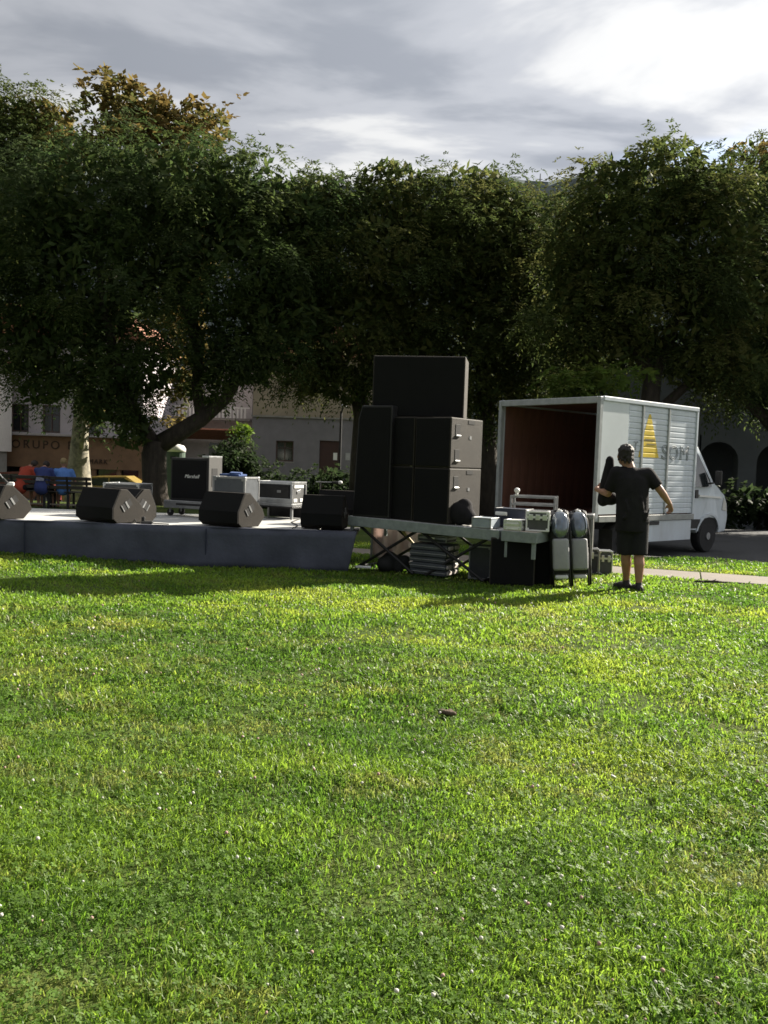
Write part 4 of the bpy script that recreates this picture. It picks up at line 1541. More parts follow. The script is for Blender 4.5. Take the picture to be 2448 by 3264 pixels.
def seated(label, loc, rz, shirt, lean=0.5, headoff=True, hair=(0.03, 0.02, 0.015), printed=False):
    """person sitting on a bench, back to us (faces local +y); origin on the ground below the seat"""
    t = thing('person', label, 'person', loc, rz, 'people sitting on the benches')
    V = Vector
    pel = V((0, 0, 0.55))
    ch = V((0, 0.32 * lean, 0.90))
    nk = V((0, 0.42 * lean, 1.06))
    hd = V((0, 0.42 * lean + (0.16 if headoff else 0.03), 1.10 if headoff else 1.20))
    b = MB()
    b.caps(pel, ch, 0.15, 0.15)
    b.caps(ch, nk, 0.11, 0.06)
    b.ball(hd, 1.0, (0.078, 0.10, 0.11))
    b.ball(hd + V((0, 0.10, -0.02)), 0.018)
    for s in (-1, 1):
        sh = ch + V((s * 0.19, 0, 0.07))
        el = sh + V((s * 0.10, 0.05, -0.27))
        wr = el + V((-s * 0.04, 0.24, -0.04))
        b.caps(sh, el, 0.055, 0.042, 10)
        b.caps(el, wr, 0.042, 0.03, 10)
        hand(b, wr, (0, 1, -0.2), (-s * 0.4, 0, 1), (0, -0.2, -1), 0.4)
        hp, kn = V((s * 0.10, 0.05, 0.52)), V((s * 0.13, 0.46, 0.52))
        b.caps(hp, kn, 0.085, 0.06, 10)
        b.caps(kn, V((s * 0.13, 0.48, 0.09)), 0.055, 0.04, 10)
        b.caps(V((s * 0.13, 0.47, 0.045)), V((s * 0.13, 0.63, 0.04)), 0.042, 0.035, 10)
        b.ball(hd + V((s * 0.078, 0, 0)), 1.0, (0.012, 0.02, 0.03), n=8)
    b.build('body', SKIN, t, fuse=0.014, it=2)
    h = MB()
    h.ball(hd + V((0, -0.015, 0.035)), 1.0, (0.09, 0.105, 0.10))
    h.build('hair', mat('hair_%.2f' % hair[0], hair, 0.6, var=0.3, bump=0.5, bscale=90), t, fuse=0.014, it=1)
    c = MB()
    c.caps(pel + V((0, 0, -0.03)), pel.lerp(ch, 0.5), 0.185, 0.19)
    c.caps(pel.lerp(ch, 0.5), ch, 0.19, 0.185)
    c.caps(ch, ch + V((0, 0.04, 0.10)), 0.16, 0.09)
    for s in (-1, 1):
        sh = ch + V((s * 0.19, 0, 0.07))
        el = sh + V((s * 0.10, 0.05, -0.27))
        c.caps(ch + V((s * 0.08, 0, 0.04)), sh, 0.11, 0.085, 10)
        c.tube([sh, sh.lerp(el, 0.75)], [0.082, 0.075], 12)
    c.build('shirt', shirt, t, fuse=0.018, it=3)
    if printed:
        d = (ch - pel).normalized()
        bx('back_print', mat('pale_print', (0.20, 0.21, 0.26), 0.9, var=0.4, scale=30), t, pel.lerp(ch, 0.45) + V((0, -0.19, 0.05)), (0.20, 0.012, 0.10), (-math.atan2(d.y, d.z), 0, 0))
    k = MB()
    for s in (-1, 1):
        k.caps(V((s * 0.09, 0.0, 0.53)), V((s * 0.13, 0.42, 0.53)), 0.11, 0.085, 12)
    k.build('shorts', BLKCLOTH, t, fuse=0.018, it=2)


def bench(label, loc, rz, ln):
    t = thing('park_bench', label, 'bench', loc, rz, 'park benches beyond the stage')
    WOODD = mat('dark_bench_wood', (0.060, 0.052, 0.045), 0.6, var=0.3, stretch=(0.3, 4, 4))
    for k in range(4):
        bx('seat_slat', WOODD, t, (0, 0.06 + 0.11 * k, 0.44), (ln, 0.095, 0.03), bev=0.005)
    for k in range(3):
        bx('back_slat', WOODD, t, (0, -0.03 - 0.025 * k, 0.56 + 0.12 * k), (ln, 0.026, 0.085), (rad(12), 0, 0), bev=0.004)
    for x in (-ln / 2 + 0.12, 0, ln / 2 - 0.12):
        b = MB()
        b.box((x, 0.22, 0.41), (0.05, 0.46, 0.035))
        b.box((x, 0.42, 0.20), (0.05, 0.05, 0.40))
        b.box((x, 0.0, 0.20), (0.05, 0.05, 0.40))
        b.box((x, -0.045, 0.62), (0.045, 0.03, 0.46), (rad(12), 0, 0))
        b.build('leg', BLACK, t)
    bx('foot_rail', mat('pale_kerb_rail', (0.32, 0.28, 0.22), 0.8), t, (0, 0.2, 0.10), (ln * 0.94, 0.05, 0.04))


def build_benches():
    y = 22.0
    def gx(px):
        return D(px, 1560, y).x
    b0, b1 = gx(70), gx(205)
    bench('dark slatted bench at the left, with two people', (gx(40), y, zgf(gx(40), y)), 0, 1.9)
    bench('dark slatted bench beside the pale tree trunk', (gx(212), y + 0.1, zgf(gx(212), y)), 0, 1.25)
    seated('person in a red shirt bending forward on the left bench', (gx(64), y + 0.02, zgf(gx(64), y)), rad(-25), mat('red_cotton', (0.36, 0.05, 0.025), 0.9, var=0.15), 0.75)
    seated('person in a navy shirt with a pale print across the back on the left bench', (gx(132), y + 0.0, zgf(gx(132), y)), rad(4), mat('navy_cotton', (0.030, 0.045, 0.16), 0.9, var=0.15), 0.55, printed=True)
    seated('fair-haired person in a bright blue shirt on the bench beside the pale trunk', (gx(190), y + 0.25, zgf(gx(190), y)), rad(20), mat('blue_cotton', (0.10, 0.22, 0.55), 0.9, var=0.15), 0.2, headoff=False, hair=(0.30, 0.22, 0.10))


build_benches()


# ------------------------------------------------------------------ trees
def frond_cloud(centers, outs, nf, sig, ln, lw, cols, K=9, droop=0.5, rng=RNG):
    """clumps -> fronds -> leaflets; returns verts, quads, colours"""
    n = len(centers)
    C = np.repeat(centers, nf, 0)
    O = np.repeat(outs, nf, 0)
    off = rng.normal(0, 1, (n * nf, 3)) * np.array(sig)
    Pp = C + off
    d = off / (np.linalg.norm(off, axis=1, keepdims=True) + 1e-6) + 0.7 * O + rng.normal(0, 0.35, (n * nf, 3))
    d[:, 2] -= 0.10
    d /= np.linalg.norm(d, axis=1, keepdims=True)
    fl = ln * rng.uniform(0.7, 1.3, (n * nf, 1))
    side = np.cross(d, [0, 0, 1.0])
    side /= np.linalg.norm(side, axis=1, keepdims=True) + 1e-6
    V, Cc = [], []
    base = np.asarray(cols)[rng.integers(0, len(cols), n)]
    base = 0.86 * np.repeat(base, nf, 0) * rng.uniform(0.8, 1.2, (n * nf, 1))
    for k in range(K):
        s = (k // 2 + 1) / (K // 2 + 1)
        sg = 1 if k % 2 else -1
        p = Pp + d * fl * s
        p[:, 2] -= (droop * (s ** 2) * fl)[:, 0]
        ld = d * 0.45 + side * sg * 0.9 + rng.normal(0, 0.25, d.shape)
        if k == K - 1:
            ld = d + rng.normal(0, 0.2, d.shape)
        ld[:, 2] -= droop * s * 0.7
        ld /= np.linalg.norm(ld, axis=1, keepdims=True)
        wv = np.cross(ld, rng.normal(0, 0.45, d.shape) + np.array([0, 0, 1.0]))
        wv /= np.linalg.norm(wv, axis=1, keepdims=True) + 1e-6
        l_ = lw[0] * rng.uniform(0.7, 1.25, (len(p), 1))
        w_ = lw[1] * rng.uniform(0.7, 1.25, (len(p), 1))
        a = p
        b = p + ld * l_ * 0.45 + wv * w_ * 0.5
        c = p + ld * l_
        e = p + ld * l_ * 0.45 - wv * w_ * 0.5
        V.append(np.stack([a, b, c, e], 1))
        Cc.append(np.repeat((base * rng.uniform(0.85, 1.15, (len(p), 1)))[:, None, :], 4, 1))
    V = np.concatenate(V).reshape(-1, 3)
    Cc = np.concatenate(Cc).reshape(-1, 3)
    q = np.arange(len(V)).reshape(-1, 4)
    return V, q, np.clip(Cc, 0, 1)


def lobe_points(lobe, n, rng, inner=0.25):
    c, r = np.array(lobe[0]), np.array(lobe[1])
    u = rng.normal(0, 1, (n, 3))
    u /= np.linalg.norm(u, axis=1, keepdims=True)
    ph = rng.uniform(0, 6.28, 6)
    bump = 1 + 0.10 * np.sin(3 * u[:, 0] + 4 * u[:, 2] + ph[0]) + 0.08 * np.sin(7 * u[:, 0] - 5 * u[:, 1] + ph[1]) + 0.07 * np.sin(9 * u[:, 2] + 6 * u[:, 1] + ph[2])
    rr = np.where(rng.random(n) < inner, rng.uniform(0.2, 0.75, n), rng.uniform(0.78, 1.0, n)) * bump
    return c + u * r * rr[:, None], u


GREENS = [(0.045, 0.072, 0.026), (0.058, 0.086, 0.028), (0.074, 0.098, 0.032), (0.052, 0.072, 0.030)]
DARKG = [(0.026, 0.042, 0.018), (0.032, 0.048, 0.020)]
GREEN2 = [(0.052, 0.074, 0.026), (0.082, 0.100, 0.030), (0.066, 0.088, 0.028), (0.100, 0.106, 0.036)]
YELLOW = [(0.17, 0.132, 0.045), (0.15, 0.12, 0.042), (0.11, 0.10, 0.036), (0.16, 0.115, 0.04), (0.08, 0.09, 0.03)]


def make_tree(name, label, base, trunk, limbs, lobes, cols, bark=BARK, leaf=(0.14, 0.047), frond=0.34, dens=1.2, nf=36, droop=0.8, seed=1, sig=(0.27, 0.27, 0.17), group='trees round the park', K=9, cat='tree', inner=1.0):
    rng = np.random.default_rng(seed)
    bz = zgf(base[0], base[1])
    org = Vector((base[0], base[1], bz))
    t = thing(name, label, cat, org, 0, group)
    b = MB()
    pts = [Vector(p[:3]) - org for p in trunk]
    b.tube(pts, [p[3] for p in trunk], 12)
    for l in limbs:
        b.tube([Vector(p[:3]) - org for p in l], [p[3] for p in l], 9)
    b.build('trunk', bark, t, sm=True)
    Vs, Qs, Cs = [], [], []
    o = 0
    for lb in lobes:
        r = lb[1]
        area = 4.2 * (r[0] * r[1] + r[1] * r[2] + r[0] * r[2]) / 3 * 3
        n = int(area * 0.70 * dens)
        pc, u = lobe_points(lb, n, rng)
        cc = lb[2] if len(lb) > 2 else cols
        v, q, c = frond_cloud(pc - np.array(org), u, nf, sig, frond, leaf, cc, K, droop, rng)
        Vs.append(v)
        Qs.append(q + o)
        Cs.append(c)
        o += len(v)
        # inner foliage: bigger leaf sprays that close the crown
        ni = int(area * 24 * inner)
        u = rng.normal(0, 1, (ni, 3))
        u /= np.linalg.norm(u, axis=1, keepdims=True)
        p = np.array(lb[0]) - np.array(org) + u * np.array(r) * (rng.uniform(0.1, 1, (ni, 1)) ** 0.4) * 0.80
        v = np.zeros((ni, 4, 3))
        e1 = rng.normal(0, 1, (ni, 3))
        e1 /= np.linalg.norm(e1, axis=1, keepdims=True)
        e2 = np.cross(e1, rng.normal(0, 1, (ni, 3)))
        e2 /= np.linalg.norm(e2, axis=1, keepdims=True)
        l1 = rng.uniform(0.12, 0.22, (ni, 1))
        l2 = rng.uniform(0.05, 0.09, (ni, 1))
        v[:, 0], v[:, 1], v[:, 2], v[:, 3] = p - e1 * l1, p + e2 * l2, p + e1 * l1, p - e2 * l2
        Vs.append(v.reshape(-1, 3))
        Qs.append(o + np.arange(ni * 4).reshape(-1, 4))
        Cs.append(np.repeat(np.asarray(cc)[rng.integers(0, len(cc), ni)], 4, 0))
        o += ni * 4
    me = raw_mesh('crown', np.concatenate(Vs), np.concatenate(Qs), LEAF, np.concatenate(Cs))
    link('crown', me, t)
    return t


def LB(px, py, y, rx, rz, ry=None, cols=None):
    """lobe from its apparent centre and radii (photo pixels) at distance y"""
    p = D(px, py, y)
    k = y / FOC
    l = [tuple(p), (rx * k, (ry if ry else rx * k * 0.8), rz * k)]
    if cols:
        l.append(cols)
    return tuple(l)


def TP(px, py, y, r):
    p = D(px, py, y)
    return (p.x, p.y, p.z, r)


def build_trees():
    # big feathery tree at the left with a forked trunk
    y = 25.0
    base = D(492, 1640, y)
    zb = zgf(base.x, y) - 0.15
    trunk = [(base.x, y, zb, 0.50), (base.x - 0.02, y, zb + 0.5, 0.40)] + [TP(493, 1530, y, 0.36), TP(490, 1450, y, 0.36), TP(500, 1405, y, 0.34)]
    limbs = [[TP(495, 1425, y, 0.30), TP(560, 1385, y, 0.27), TP(640, 1335, y, 0.24), TP(720, 1270, y + .3, 0.18), TP(800, 1130, y + .5, 0.13), TP(820, 900, y + .4, 0.06)],
             [TP(490, 1420, y, 0.26), TP(430, 1330, y - .3, 0.22), TP(380, 1200, y - .5, 0.17), TP(330, 980, y - .5, 0.11), TP(300, 700, y - .5, 0.05)],
             [TP(640, 1335, y, 0.17), TP(625, 1220, y + .2, 0.15), TP(640, 1080, y + .3, 0.12), TP(560, 900, y + .2, 0.09), TP(500, 640, y, 0.05)],
             [TP(430, 1330, y - .3, 0.14), TP(300, 1260, y, 0.11), TP(170, 1160, y, 0.08), TP(60, 1000, y, 0.04)],
             [TP(630, 1150, y + .2, 0.10), TP(600, 1010, y, 0.09), TP(520, 820, y, 0.05)]]
    lobes = [LB(300, 640, y, 300, 230), LB(560, 610, y, 250, 190), LB(770, 630, y, 190, 180), LB(60, 760, y, 260, 270), LB(330, 880, y, 330, 260), LB(700, 860, y, 270, 230), LB(930, 720, y + .5, 170, 190),
             LB(230, 1120, y, 240, 140), LB(60, 1060, y, 170, 160), LB(420, 1180, y - .5, 170, 120), LB(760, 1130, y, 200, 130), LB(340, 1290, y - 0.5, 120, 80), LB(880, 1010, y, 180, 170), LB(660, 1240, y + .6, 90, 60), LB(420, 1370, y - .6, 70, 90), LB(140, 1240, y - .3, 110, 60)]
    make_tree('feathery_tree', 'large dark feathery tree with forked trunk behind the stage', (base.x, y), trunk, limbs, lobes, GREENS, seed=3, dens=0.9)
    # middle trees
    y = 27.0
    base = D(1150, 1600, y)
    zb = zgf(base.x, y) - 0.1
    trunk = [(base.x, y, zb, 0.42), TP(1150, 1450, y, 0.32), TP(1155, 1330, y, 0.28), TP(1140, 1240, y, 0.26)]
    limbs = [[TP(1140, 1250, y, .22), TP(1060, 1130, y, .18), TP(980, 950, y, .12), TP(950, 700, y, .05)], [TP(1145, 1245, y, .22), TP(1230, 1100, y, .17), TP(1280, 880, y, .10), TP(1270, 640, y, .05)]]
    lobes = [LB(1010, 690, y, 190, 160), LB(1240, 620, y, 150, 130), LB(1120, 820, y, 290, 230), LB(1290, 850, y, 220, 230), LB(1100, 1050, y, 270, 170), LB(960, 940, y + .5, 180, 200), LB(1000, 1190, y, 130, 90), LB(1110, 1230, y - .5, 110, 80), LB(1280, 1120, y, 190, 170)]
    make_tree('middle_tree', 'dark tree with its trunk just left of the loudspeaker stack', (base.x, y), trunk, limbs, lobes, GREEN2, seed=8, dens=0.9)
    y = 28.0
    base = D(1560, 1600, y)
    zb = zgf(base.x, y) - 0.1
    trunk = [(base.x, y, zb, 0.42), TP(1555, 1450, y, 0.32), TP(1545, 1300, y, 0.28), TP(1540, 1180, y, 0.26)]
    limbs = [[TP(1540, 1190, y, .22), TP(1470, 1000, y, .16), TP(1440, 760, y, .06)], [TP(1545, 1185, y, .2), TP(1620, 1010, y, .15), TP(1640, 780, y, .06)]]
    lobes = [LB(1510, 630, y, 165, 130), LB(1620, 720, y, 140, 120), LB(1520, 820, y, 270, 240), LB(1650, 880, y, 200, 210), LB(1500, 1060, y, 270, 190), LB(1680, 1100, y, 220, 180), LB(1400, 760, y, 160, 190), LB(1560, 1260, y, 250, 110), LB(1750, 770, y + 1, 135, 190), LB(1790, 980, y + .5, 160, 200)]
    make_tree('centre_tree', 'rounded dark tree right behind the loudspeaker stack', (base.x, y), trunk, limbs, lobes, GREEN2, seed=15, dens=0.85)
    # right trees
    y = 24.0
    base = D(2060, 1640, y)
    zb = zgf(base.x, y) - 0.1
    trunk = [(base.x, y, zb, 0.40), TP(2060, 1500, y, 0.30), TP(2065, 1350, y, 0.27), TP(2080, 1200, y, 0.25)]
    limbs = [[TP(2080, 1210, y, .2), TP(1990, 1030, y, .15), TP(1930, 780, y, .06)], [TP(2080, 1205, y, .2), TP(2160, 1000, y, .15), TP(2200, 720, y, .06)], [TP(2065, 1340, y, .16), TP(2220, 1200, y, .12), TP(2330, 1050, y, .06)]]
    lobes = [LB(1810, 800, y, 100, 170), LB(1790, 1010, y, 130, 170), LB(1940, 620, y, 140, 140), LB(2120, 560, y, 180, 140), LB(2010, 820, y, 240, 230), LB(2220, 760, y, 230, 210), LB(1900, 900, y, 160, 210), LB(2120, 1010, y, 260, 160), LB(2330, 950, y, 190, 190), LB(1930, 1120, y, 180, 100), LB(2290, 1170, y, 220, 110), LB(2250, 620, y, 130, 120)]
    make_tree('right_tree', 'tall green tree behind the box truck', (base.x, y), trunk, limbs, lobes, GREEN2, seed=21, dens=0.9)
    y = 26.0
    base = D(2520, 1640, y)
    zb = zgf(base.x, y) - 0.1
    trunk = [(base.x, y, zb, 0.36), TP(2515, 1500, y, 0.28), TP(2490, 1380, y, 0.26), TP(2440, 1330, y, 0.22)]
    limbs = [[TP(2450, 1340, y, .2), TP(2380, 1280, y, .16), TP(2330, 1180, y, .10), TP(2300, 1000, y, .05)], [TP(2490, 1380, y, .2), TP(2540, 1200, y, .16), TP(2520, 800, y, .05)]]
    lobes = [LB(2400, 560, y + 1.5, 150, 130, cols=GREEN2 + YELLOW[2:4]), LB(2520, 680, y, 230, 220), LB(2420, 820, y, 180, 160), LB(2540, 980, y, 240, 230), LB(2400, 1080, y, 150, 140), LB(2480, 1230, y, 180, 90), LB(2390, 1230, y, 110, 70)]
    make_tree('edge_tree', 'dark tree with a leaning limb at the right picture edge', (base.x, y), trunk, limbs, lobes, GREENS, seed=33, dens=0.9)
    # plane trees with yellowing tops behind
    y = 29.0
    base = D(255, 1610, y)
    zb = zgf(base.x, y) - 0.1
    trunk = [(base.x, y, zb, 0.55), TP(250, 1540, y, 0.44), TP(252, 1450, y, 0.33), TP(255, 1390, y, 0.28), TP(262, 1280, y, .25), TP(330, 1000, y, .2), TP(400, 700, y, .12), TP(420, 420, y, .05)]
    limbs = [[TP(258, 1430, y - .2, 0.10), TP(264, 1390, y - .25, 0.10), TP(272, 1330, y - .25, .09), TP(280, 1250, y - .2, .07), TP(310, 1100, y, .04)], [TP(300, 1100, y, .15), TP(470, 900, y, .1), TP(600, 620, y, .05)]]
    lobes = [LB(385, 325, y, 95, 100, cols=YELLOW), LB(500, 375, y, 110, 90, cols=YELLOW), LB(630, 390, y, 85, 85, cols=YELLOW), LB(450, 480, y, 240, 130, cols=YELLOW), LB(590, 1010, y, 100, 300, cols=YELLOW), LB(590, 1230, y, 40, 70, cols=YELLOW), LB(300, 1310, y, 70, 70, cols=YELLOW + GREENS), LB(620, 700, y, 150, 150, cols=YELLOW + GREENS)]
    make_tree('plane_tree', 'plane tree with pale trunk and yellowing top behind the feathery tree', (base.x, y), trunk, limbs, lobes, YELLOW, bark=BARKP, leaf=(0.21, 0.16), frond=0.38, dens=1.0, nf=12, droop=0.2, seed=41, K=6)
    y = 30.0
    base = D(-60, 1610, y)
    zb = zgf(base.x, y) - 0.1
    trunk = [(base.x, y, zb, 0.4), TP(-60, 1400, y, 0.3), TP(-30, 1000, y, .2), TP(60, 500, y, .05)]
    lobes = [LB(40, 470, y, 170, 170), LB(190, 420, y, 75, 110, cols=YELLOW), LB(140, 520, y, 180, 120), LB(-80, 380, y, 130, 140), LB(-60, 700, y, 240, 260), LB(110, 370, y, 80, 75, cols=YELLOW + GREEN2)]
    make_tree('left_tree', 'bright-topped tree at the left picture edge', (base.x, y), trunk, [], lobes, GREEN2, seed=52, dens=0.9)
    # young tree in the light behind the truck roof
    y = 21.0
    base = D(1880, 1620, y)
    zb = zgf(base.x, y) - 0.1
    trunk = [(base.x, y, zb, 0.10), TP(1880, 1420, y, 0.08), TP(1890, 1280, y, 0.05)]
    lobes = [LB(1800, 1225, y, 62, 48), LB(1930, 1220, y, 88, 62), LB(2060, 1190, y + .5, 50, 20), LB(1860, 1290, y, 110, 50)]
    make_tree('young_tree', 'small bright green tree rising above the truck roof', (base.x, y), trunk, [[TP(1885, 1330, y, .04), TP(1810, 1240, y, .02)], [TP(1885, 1330, y, .04), TP(1940, 1230, y, .02)]], lobes, [(0.07, 0.11, 0.022), (0.09, 0.12, 0.026)], leaf=(0.15, 0.075), frond=0.26, dens=2.2, nf=14, seed=61, sig=(.2, .2, .14))
    # street tree to the right of the picture: shades the road and the truck's front
    y = 21.5
    bx_, by_ = 16.6, 25.0
    zb = zgf(bx_, by_) - 0.1
    trunk = [(bx_, by_, zb, 0.4), (bx_, by_, 2.0, 0.3), (bx_ + .1, by_, 4.0, .25), (bx_, by_, 7.5, .08)]
    lobes = [((bx_, by_, 6.2), (4.6, 3.2, 2.6)), ((bx_ + 3, by_ + 1.5, 6.5), (3.5, 3.2, 2.4)), ((bx_ - 2.5, by_ + 0.5, 5.2), (2.6, 2.4, 1.6)), ((bx_, by_ + 2, 8.2), (3, 3, 2))]
    make_tree('street_tree', 'street tree beside the road, right of the picture', (bx_, by_), trunk, [], lobes, GREENS, seed=71, dens=0.9)
    # hedges and bushes in front of the far houses
    def bush(label, px, py, y, rx, rz, seed, cols=DARKG, name='hedge_bush'):
        l = LB(px, py, y, rx, rz)
        x0 = l[0][0]
        z0 = zgf(x0, y)
        make_tree(name, label, (x0, y), [(x0, y, z0 - .05, .06), (x0 + .05, y, l[0][2], .03)], [], [l, LB(px - rx * .5, py + rz * .6, y, rx * .7, rz * .8), LB(px + rx * .5, py + rz * .5, y, rx * .7, rz * .8)], cols, leaf=(0.16, 0.10), frond=0.25, dens=1.3, nf=14, seed=seed, sig=(.25, .25, .2), group='bushes by the far street', cat='bush')
    bush('dark clipped bush behind the guitar cabinet', 740, 1470, 33.0, 90, 95, 81)
    bush('dark bush below the window of the grey house', 880, 1560, 33.5, 110, 70, 82)
    bush('dark bush below the door of the grey house', 1060, 1555, 33.0, 110, 85, 83)
    bush('bright green bush top left of the grey house', 775, 1365, 36.0, 34, 26, 84, [(0.10, 0.16, 0.02), (0.08, 0.13, 0.02)])
    bush('low dark shrub behind the truck', 1500, 1570, 30.0, 150, 130, 85)
    bush('broad dark shrub under the tree right of the truck', 2420, 1600, 27.0, 120, 60, 86)


build_trees()


# ------------------------------------------------------------------ houses and street
def window(t, m_frame, x, z, w, h, y, bars=1, sill=True):
    wn = bx('window', GLASS, t, (x, y + 0.05, z), (w - 0.1, 0.02, h - 0.1))
    f = MB()
    f.box((x - w / 2 + 0.035, y + 0.02, z), (0.07, 0.09, h), bev=0.006)
    f.box((x + w / 2 - 0.035, y + 0.02, z), (0.07, 0.09, h), bev=0.006)
    f.box((x, y + 0.02, z + h / 2 - 0.035), (w - 0.14, 0.088, 0.07), bev=0.006)
    f.box((x, y + 0.02, z - h / 2 + 0.035), (w - 0.14, 0.088, 0.07), bev=0.006)
    if bars:
        f.box((x, y + 0.03, z), (0.05, 0.05, h - 0.14))
        f.box((x - w / 4, y + 0.03, z + h * 0.15), (w / 2 - 0.1, 0.04, 0.035))
        f.box((x + w / 4, y + 0.03, z + h * 0.15), (w / 2 - 0.1, 0.04, 0.035))
    f.build('frame', m_frame, wn)
    if sill:
        bx('sill', KERBM, wn, (x, y - 0.06, z - h / 2 - 0.035), (w + 0.12, 0.14, 0.06), bev=0.006)


def wall_with_holes(name, m, parent, x0, x1, z0, z1, y, th, holes):
    """front wall with real openings: built from boxes round the rectangular holes (x0,x1,z0,z1)"""
    xs = sorted({x0, x1, *[h[0] for h in holes], *[h[1] for h in holes]})
    b = MB()
    for a, c in zip(xs, xs[1:]):
        cuts = sorted([(h[2], h[3]) for h in holes if h[0] <= a + 1e-6 and h[1] >= c - 1e-6])
        z = z0
        for lo, hi in cuts + [(z1, z1)]:
            if lo - z > 1e-4:
                b.box(((a + c) / 2, y + th / 2, (z + lo) / 2), (c - a, th, lo - z))
            z = hi
    bmesh.ops.remove_doubles(b.bm, verts=b.bm.verts[:], dist=1e-5)
    return b.build(name, m, parent)


def build_houses():
    LILAC = mat('lilac_white_render', (0.46, 0.42, 0.45), 0.9, var=0.08, scale=1.5, bump=0.1)
    BROWNW = mat('brown_shopfront', (0.24, 0.145, 0.085), 0.8, var=0.15, scale=1.5)
    FRB = mat('brown_window_frame', (0.09, 0.055, 0.045), 0.7, var=0.2)
    GREYW = mat('grey_lilac_render', (0.20, 0.19, 0.205), 0.9, var=0.12, scale=1.2, bump=0.1)
    BEIGE = mat('beige_render', (0.30, 0.255, 0.185), 0.9, var=0.12, scale=1.0)
    TILE = mat('roof_tile', (0.30, 0.13, 0.08), 0.85, var=0.25, scale=8)
    y = 45.0
    zs = -0.9

    def gx(px, py=1440, yy=y):
        return D(px, py, yy).x

    def gz(px, py, yy=y):
        return D(px, py, yy).z
    # --- shop house on the left
    x0, x1 = gx(-160), gx(455)
    led = gz(150, 1382)
    fb = gz(150, 1490)
    t = thing('shop_house', 'white house with brown shopfront sign board at the left', 'house', (0, 0, 0))
    top = 7.4
    wz0, wz1 = gz(60, 1376), gz(60, 1288)
    wins = [(gx(62), 0.96), (gx(162), 0.96), (gx(300), 0.96), (gx(-60), 0.96)]
    wzc, wh = (wz0 + wz1) / 2, wz1 - wz0
    holes = [(x - w / 2, x + w / 2, wzc - wh / 2, wzc + wh / 2) for x, w in wins]
    wall_with_holes('upper_wall', LILAC, t, x0, x1, led, top, y, 0.35, holes)
    for x, w in wins:
        window(t, FRB, x, wzc, w, wh, y + 0.12)
    bx('ledge', mat('pale_ledge', (0.42, 0.39, 0.40), 0.85), t, ((x0 + x1) / 2, y - 0.14, led - 0.06), (x1 - x0 + 0.3, 0.62, 0.14), bev=0.015)
    bx('rear_mass', LILAC, t, ((x0 + x1) / 2, y + 4, (zs + top) / 2), (x1 - x0 - 0.02, 7.2, top - zs - 0.02))
    b = MB()
    b.prism([(x0 - 0.3, top), (x1 + 0.3, top), (x1 - 1.5, top + 1.7), (x0 + 1.5, top + 1.7)], y - 0.4, y + 8)
    b.build('roof', TILE, t)
    # sign board with letters
    sb = bx('sign_board', BROWNW, t, ((x0 + x1) / 2, y - 0.05, (led - 0.14 + fb) / 2), (x1 - x0, 0.16, led - 0.14 - fb))
    LET = mat('dark_brown_letter', (0.055, 0.032, 0.02), 0.7)

    def letters(s, px, py, size, sp):
        me = text_mesh(s, size, depth=0.02, spacing=sp)
        me.materials.append(LET)
        o = link('lettering', me, sb, (gx(px), y - 0.155, gz(px, py)))
        o.rotation_euler = (rad(90), 0, 0)
    letters('ORUPO E', 138, 1430, 0.62, 1.35)
    letters('MARK', 316, 1478, 0.34, 1.2)
    # shopfront below: dark openings between posts
    for px in (-150, -60, 22, 130, 215, 300, 380, 450):
        bx('shop_post', BROWNW if px != 22 else BLACK, t, (gx(px), y + 0.05, (zs + fb) / 2), (0.22, 0.22, fb - zs))
    bx('shop_glass', GLASS, t, ((x0 + x1) / 2, y + 0.22, (zs + fb) / 2), (x1 - x0 - 0.1, 0.03, fb - zs))
    # side wing: its right wall catches the sun
    xa = gx(-62, yy=41)
    w = thing('corner_house', 'sunlit white side of the house at the far left', 'house', (0, 0, 0))
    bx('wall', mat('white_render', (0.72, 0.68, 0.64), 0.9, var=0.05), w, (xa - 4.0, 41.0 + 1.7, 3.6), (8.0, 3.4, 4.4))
    bx('lower_wall', mat('grey_lower_render', (0.30, 0.29, 0.27), 0.9), w, (xa - 4.1, 42.7, 0.25), (7.8, 3.2, 2.29))
    b = MB()
    b.box((xa - 4.0, 42.7, 5.9), (8.5, 4.0, 0.16), bev=0.02)
    b.build('roof', TILE, w)
    bx('window', GLASS, w, (xa - 1.2, 40.99, 3.6), (0.9, 0.03, 1.3))
    # --- grey house in the middle
    y2 = 47.0
    t = thing('grey_house', 'grey house with beige gable wall, dark window and brown door', 'house', (0, 0, 0))
    x0, x1 = gx(802, yy=y2), gx(1270, yy=y2)
    zl = gz(900, 1331, y2)
    wx, wz, ww, wh = gx(907, yy=y2), gz(907, 1438, y2), 0.98, 1.14
    dx0, dx1, dzt = gx(1018, yy=y2), gx(1086, yy=y2), gz(1050, 1405, y2)
    wall_with_holes('wall', GREYW, t, x0, x1, zs, zl, y2, 0.3, [(wx - ww / 2, wx + ww / 2, wz - wh / 2, wz + wh / 2), (dx0, dx1, zs, dzt)])
    window(t, FRB, wx, wz, ww, wh, y2 + 0.12)
    dr = bx('door', mat('brown_red_door', (0.055, 0.026, 0.022), 0.7), t, ((dx0 + dx1) / 2, y2 + 0.12, (zs + dzt) / 2), (dx1 - dx0 - 0.02, 0.06, dzt - zs - 0.02))
    bx('notice', WHITEP, dr, (dx1 - 0.3, y2 + 0.08, gz(1070, 1455, y2)), (0.22, 0.02, 0.40))
    bx('notice', mat('grey_notice', (0.4, 0.4, 0.4), 0.8), t, (dx1 + 0.4, y2 - 0.012, gz(1095, 1455, y2)), (0.25, 0.02, 0.40))
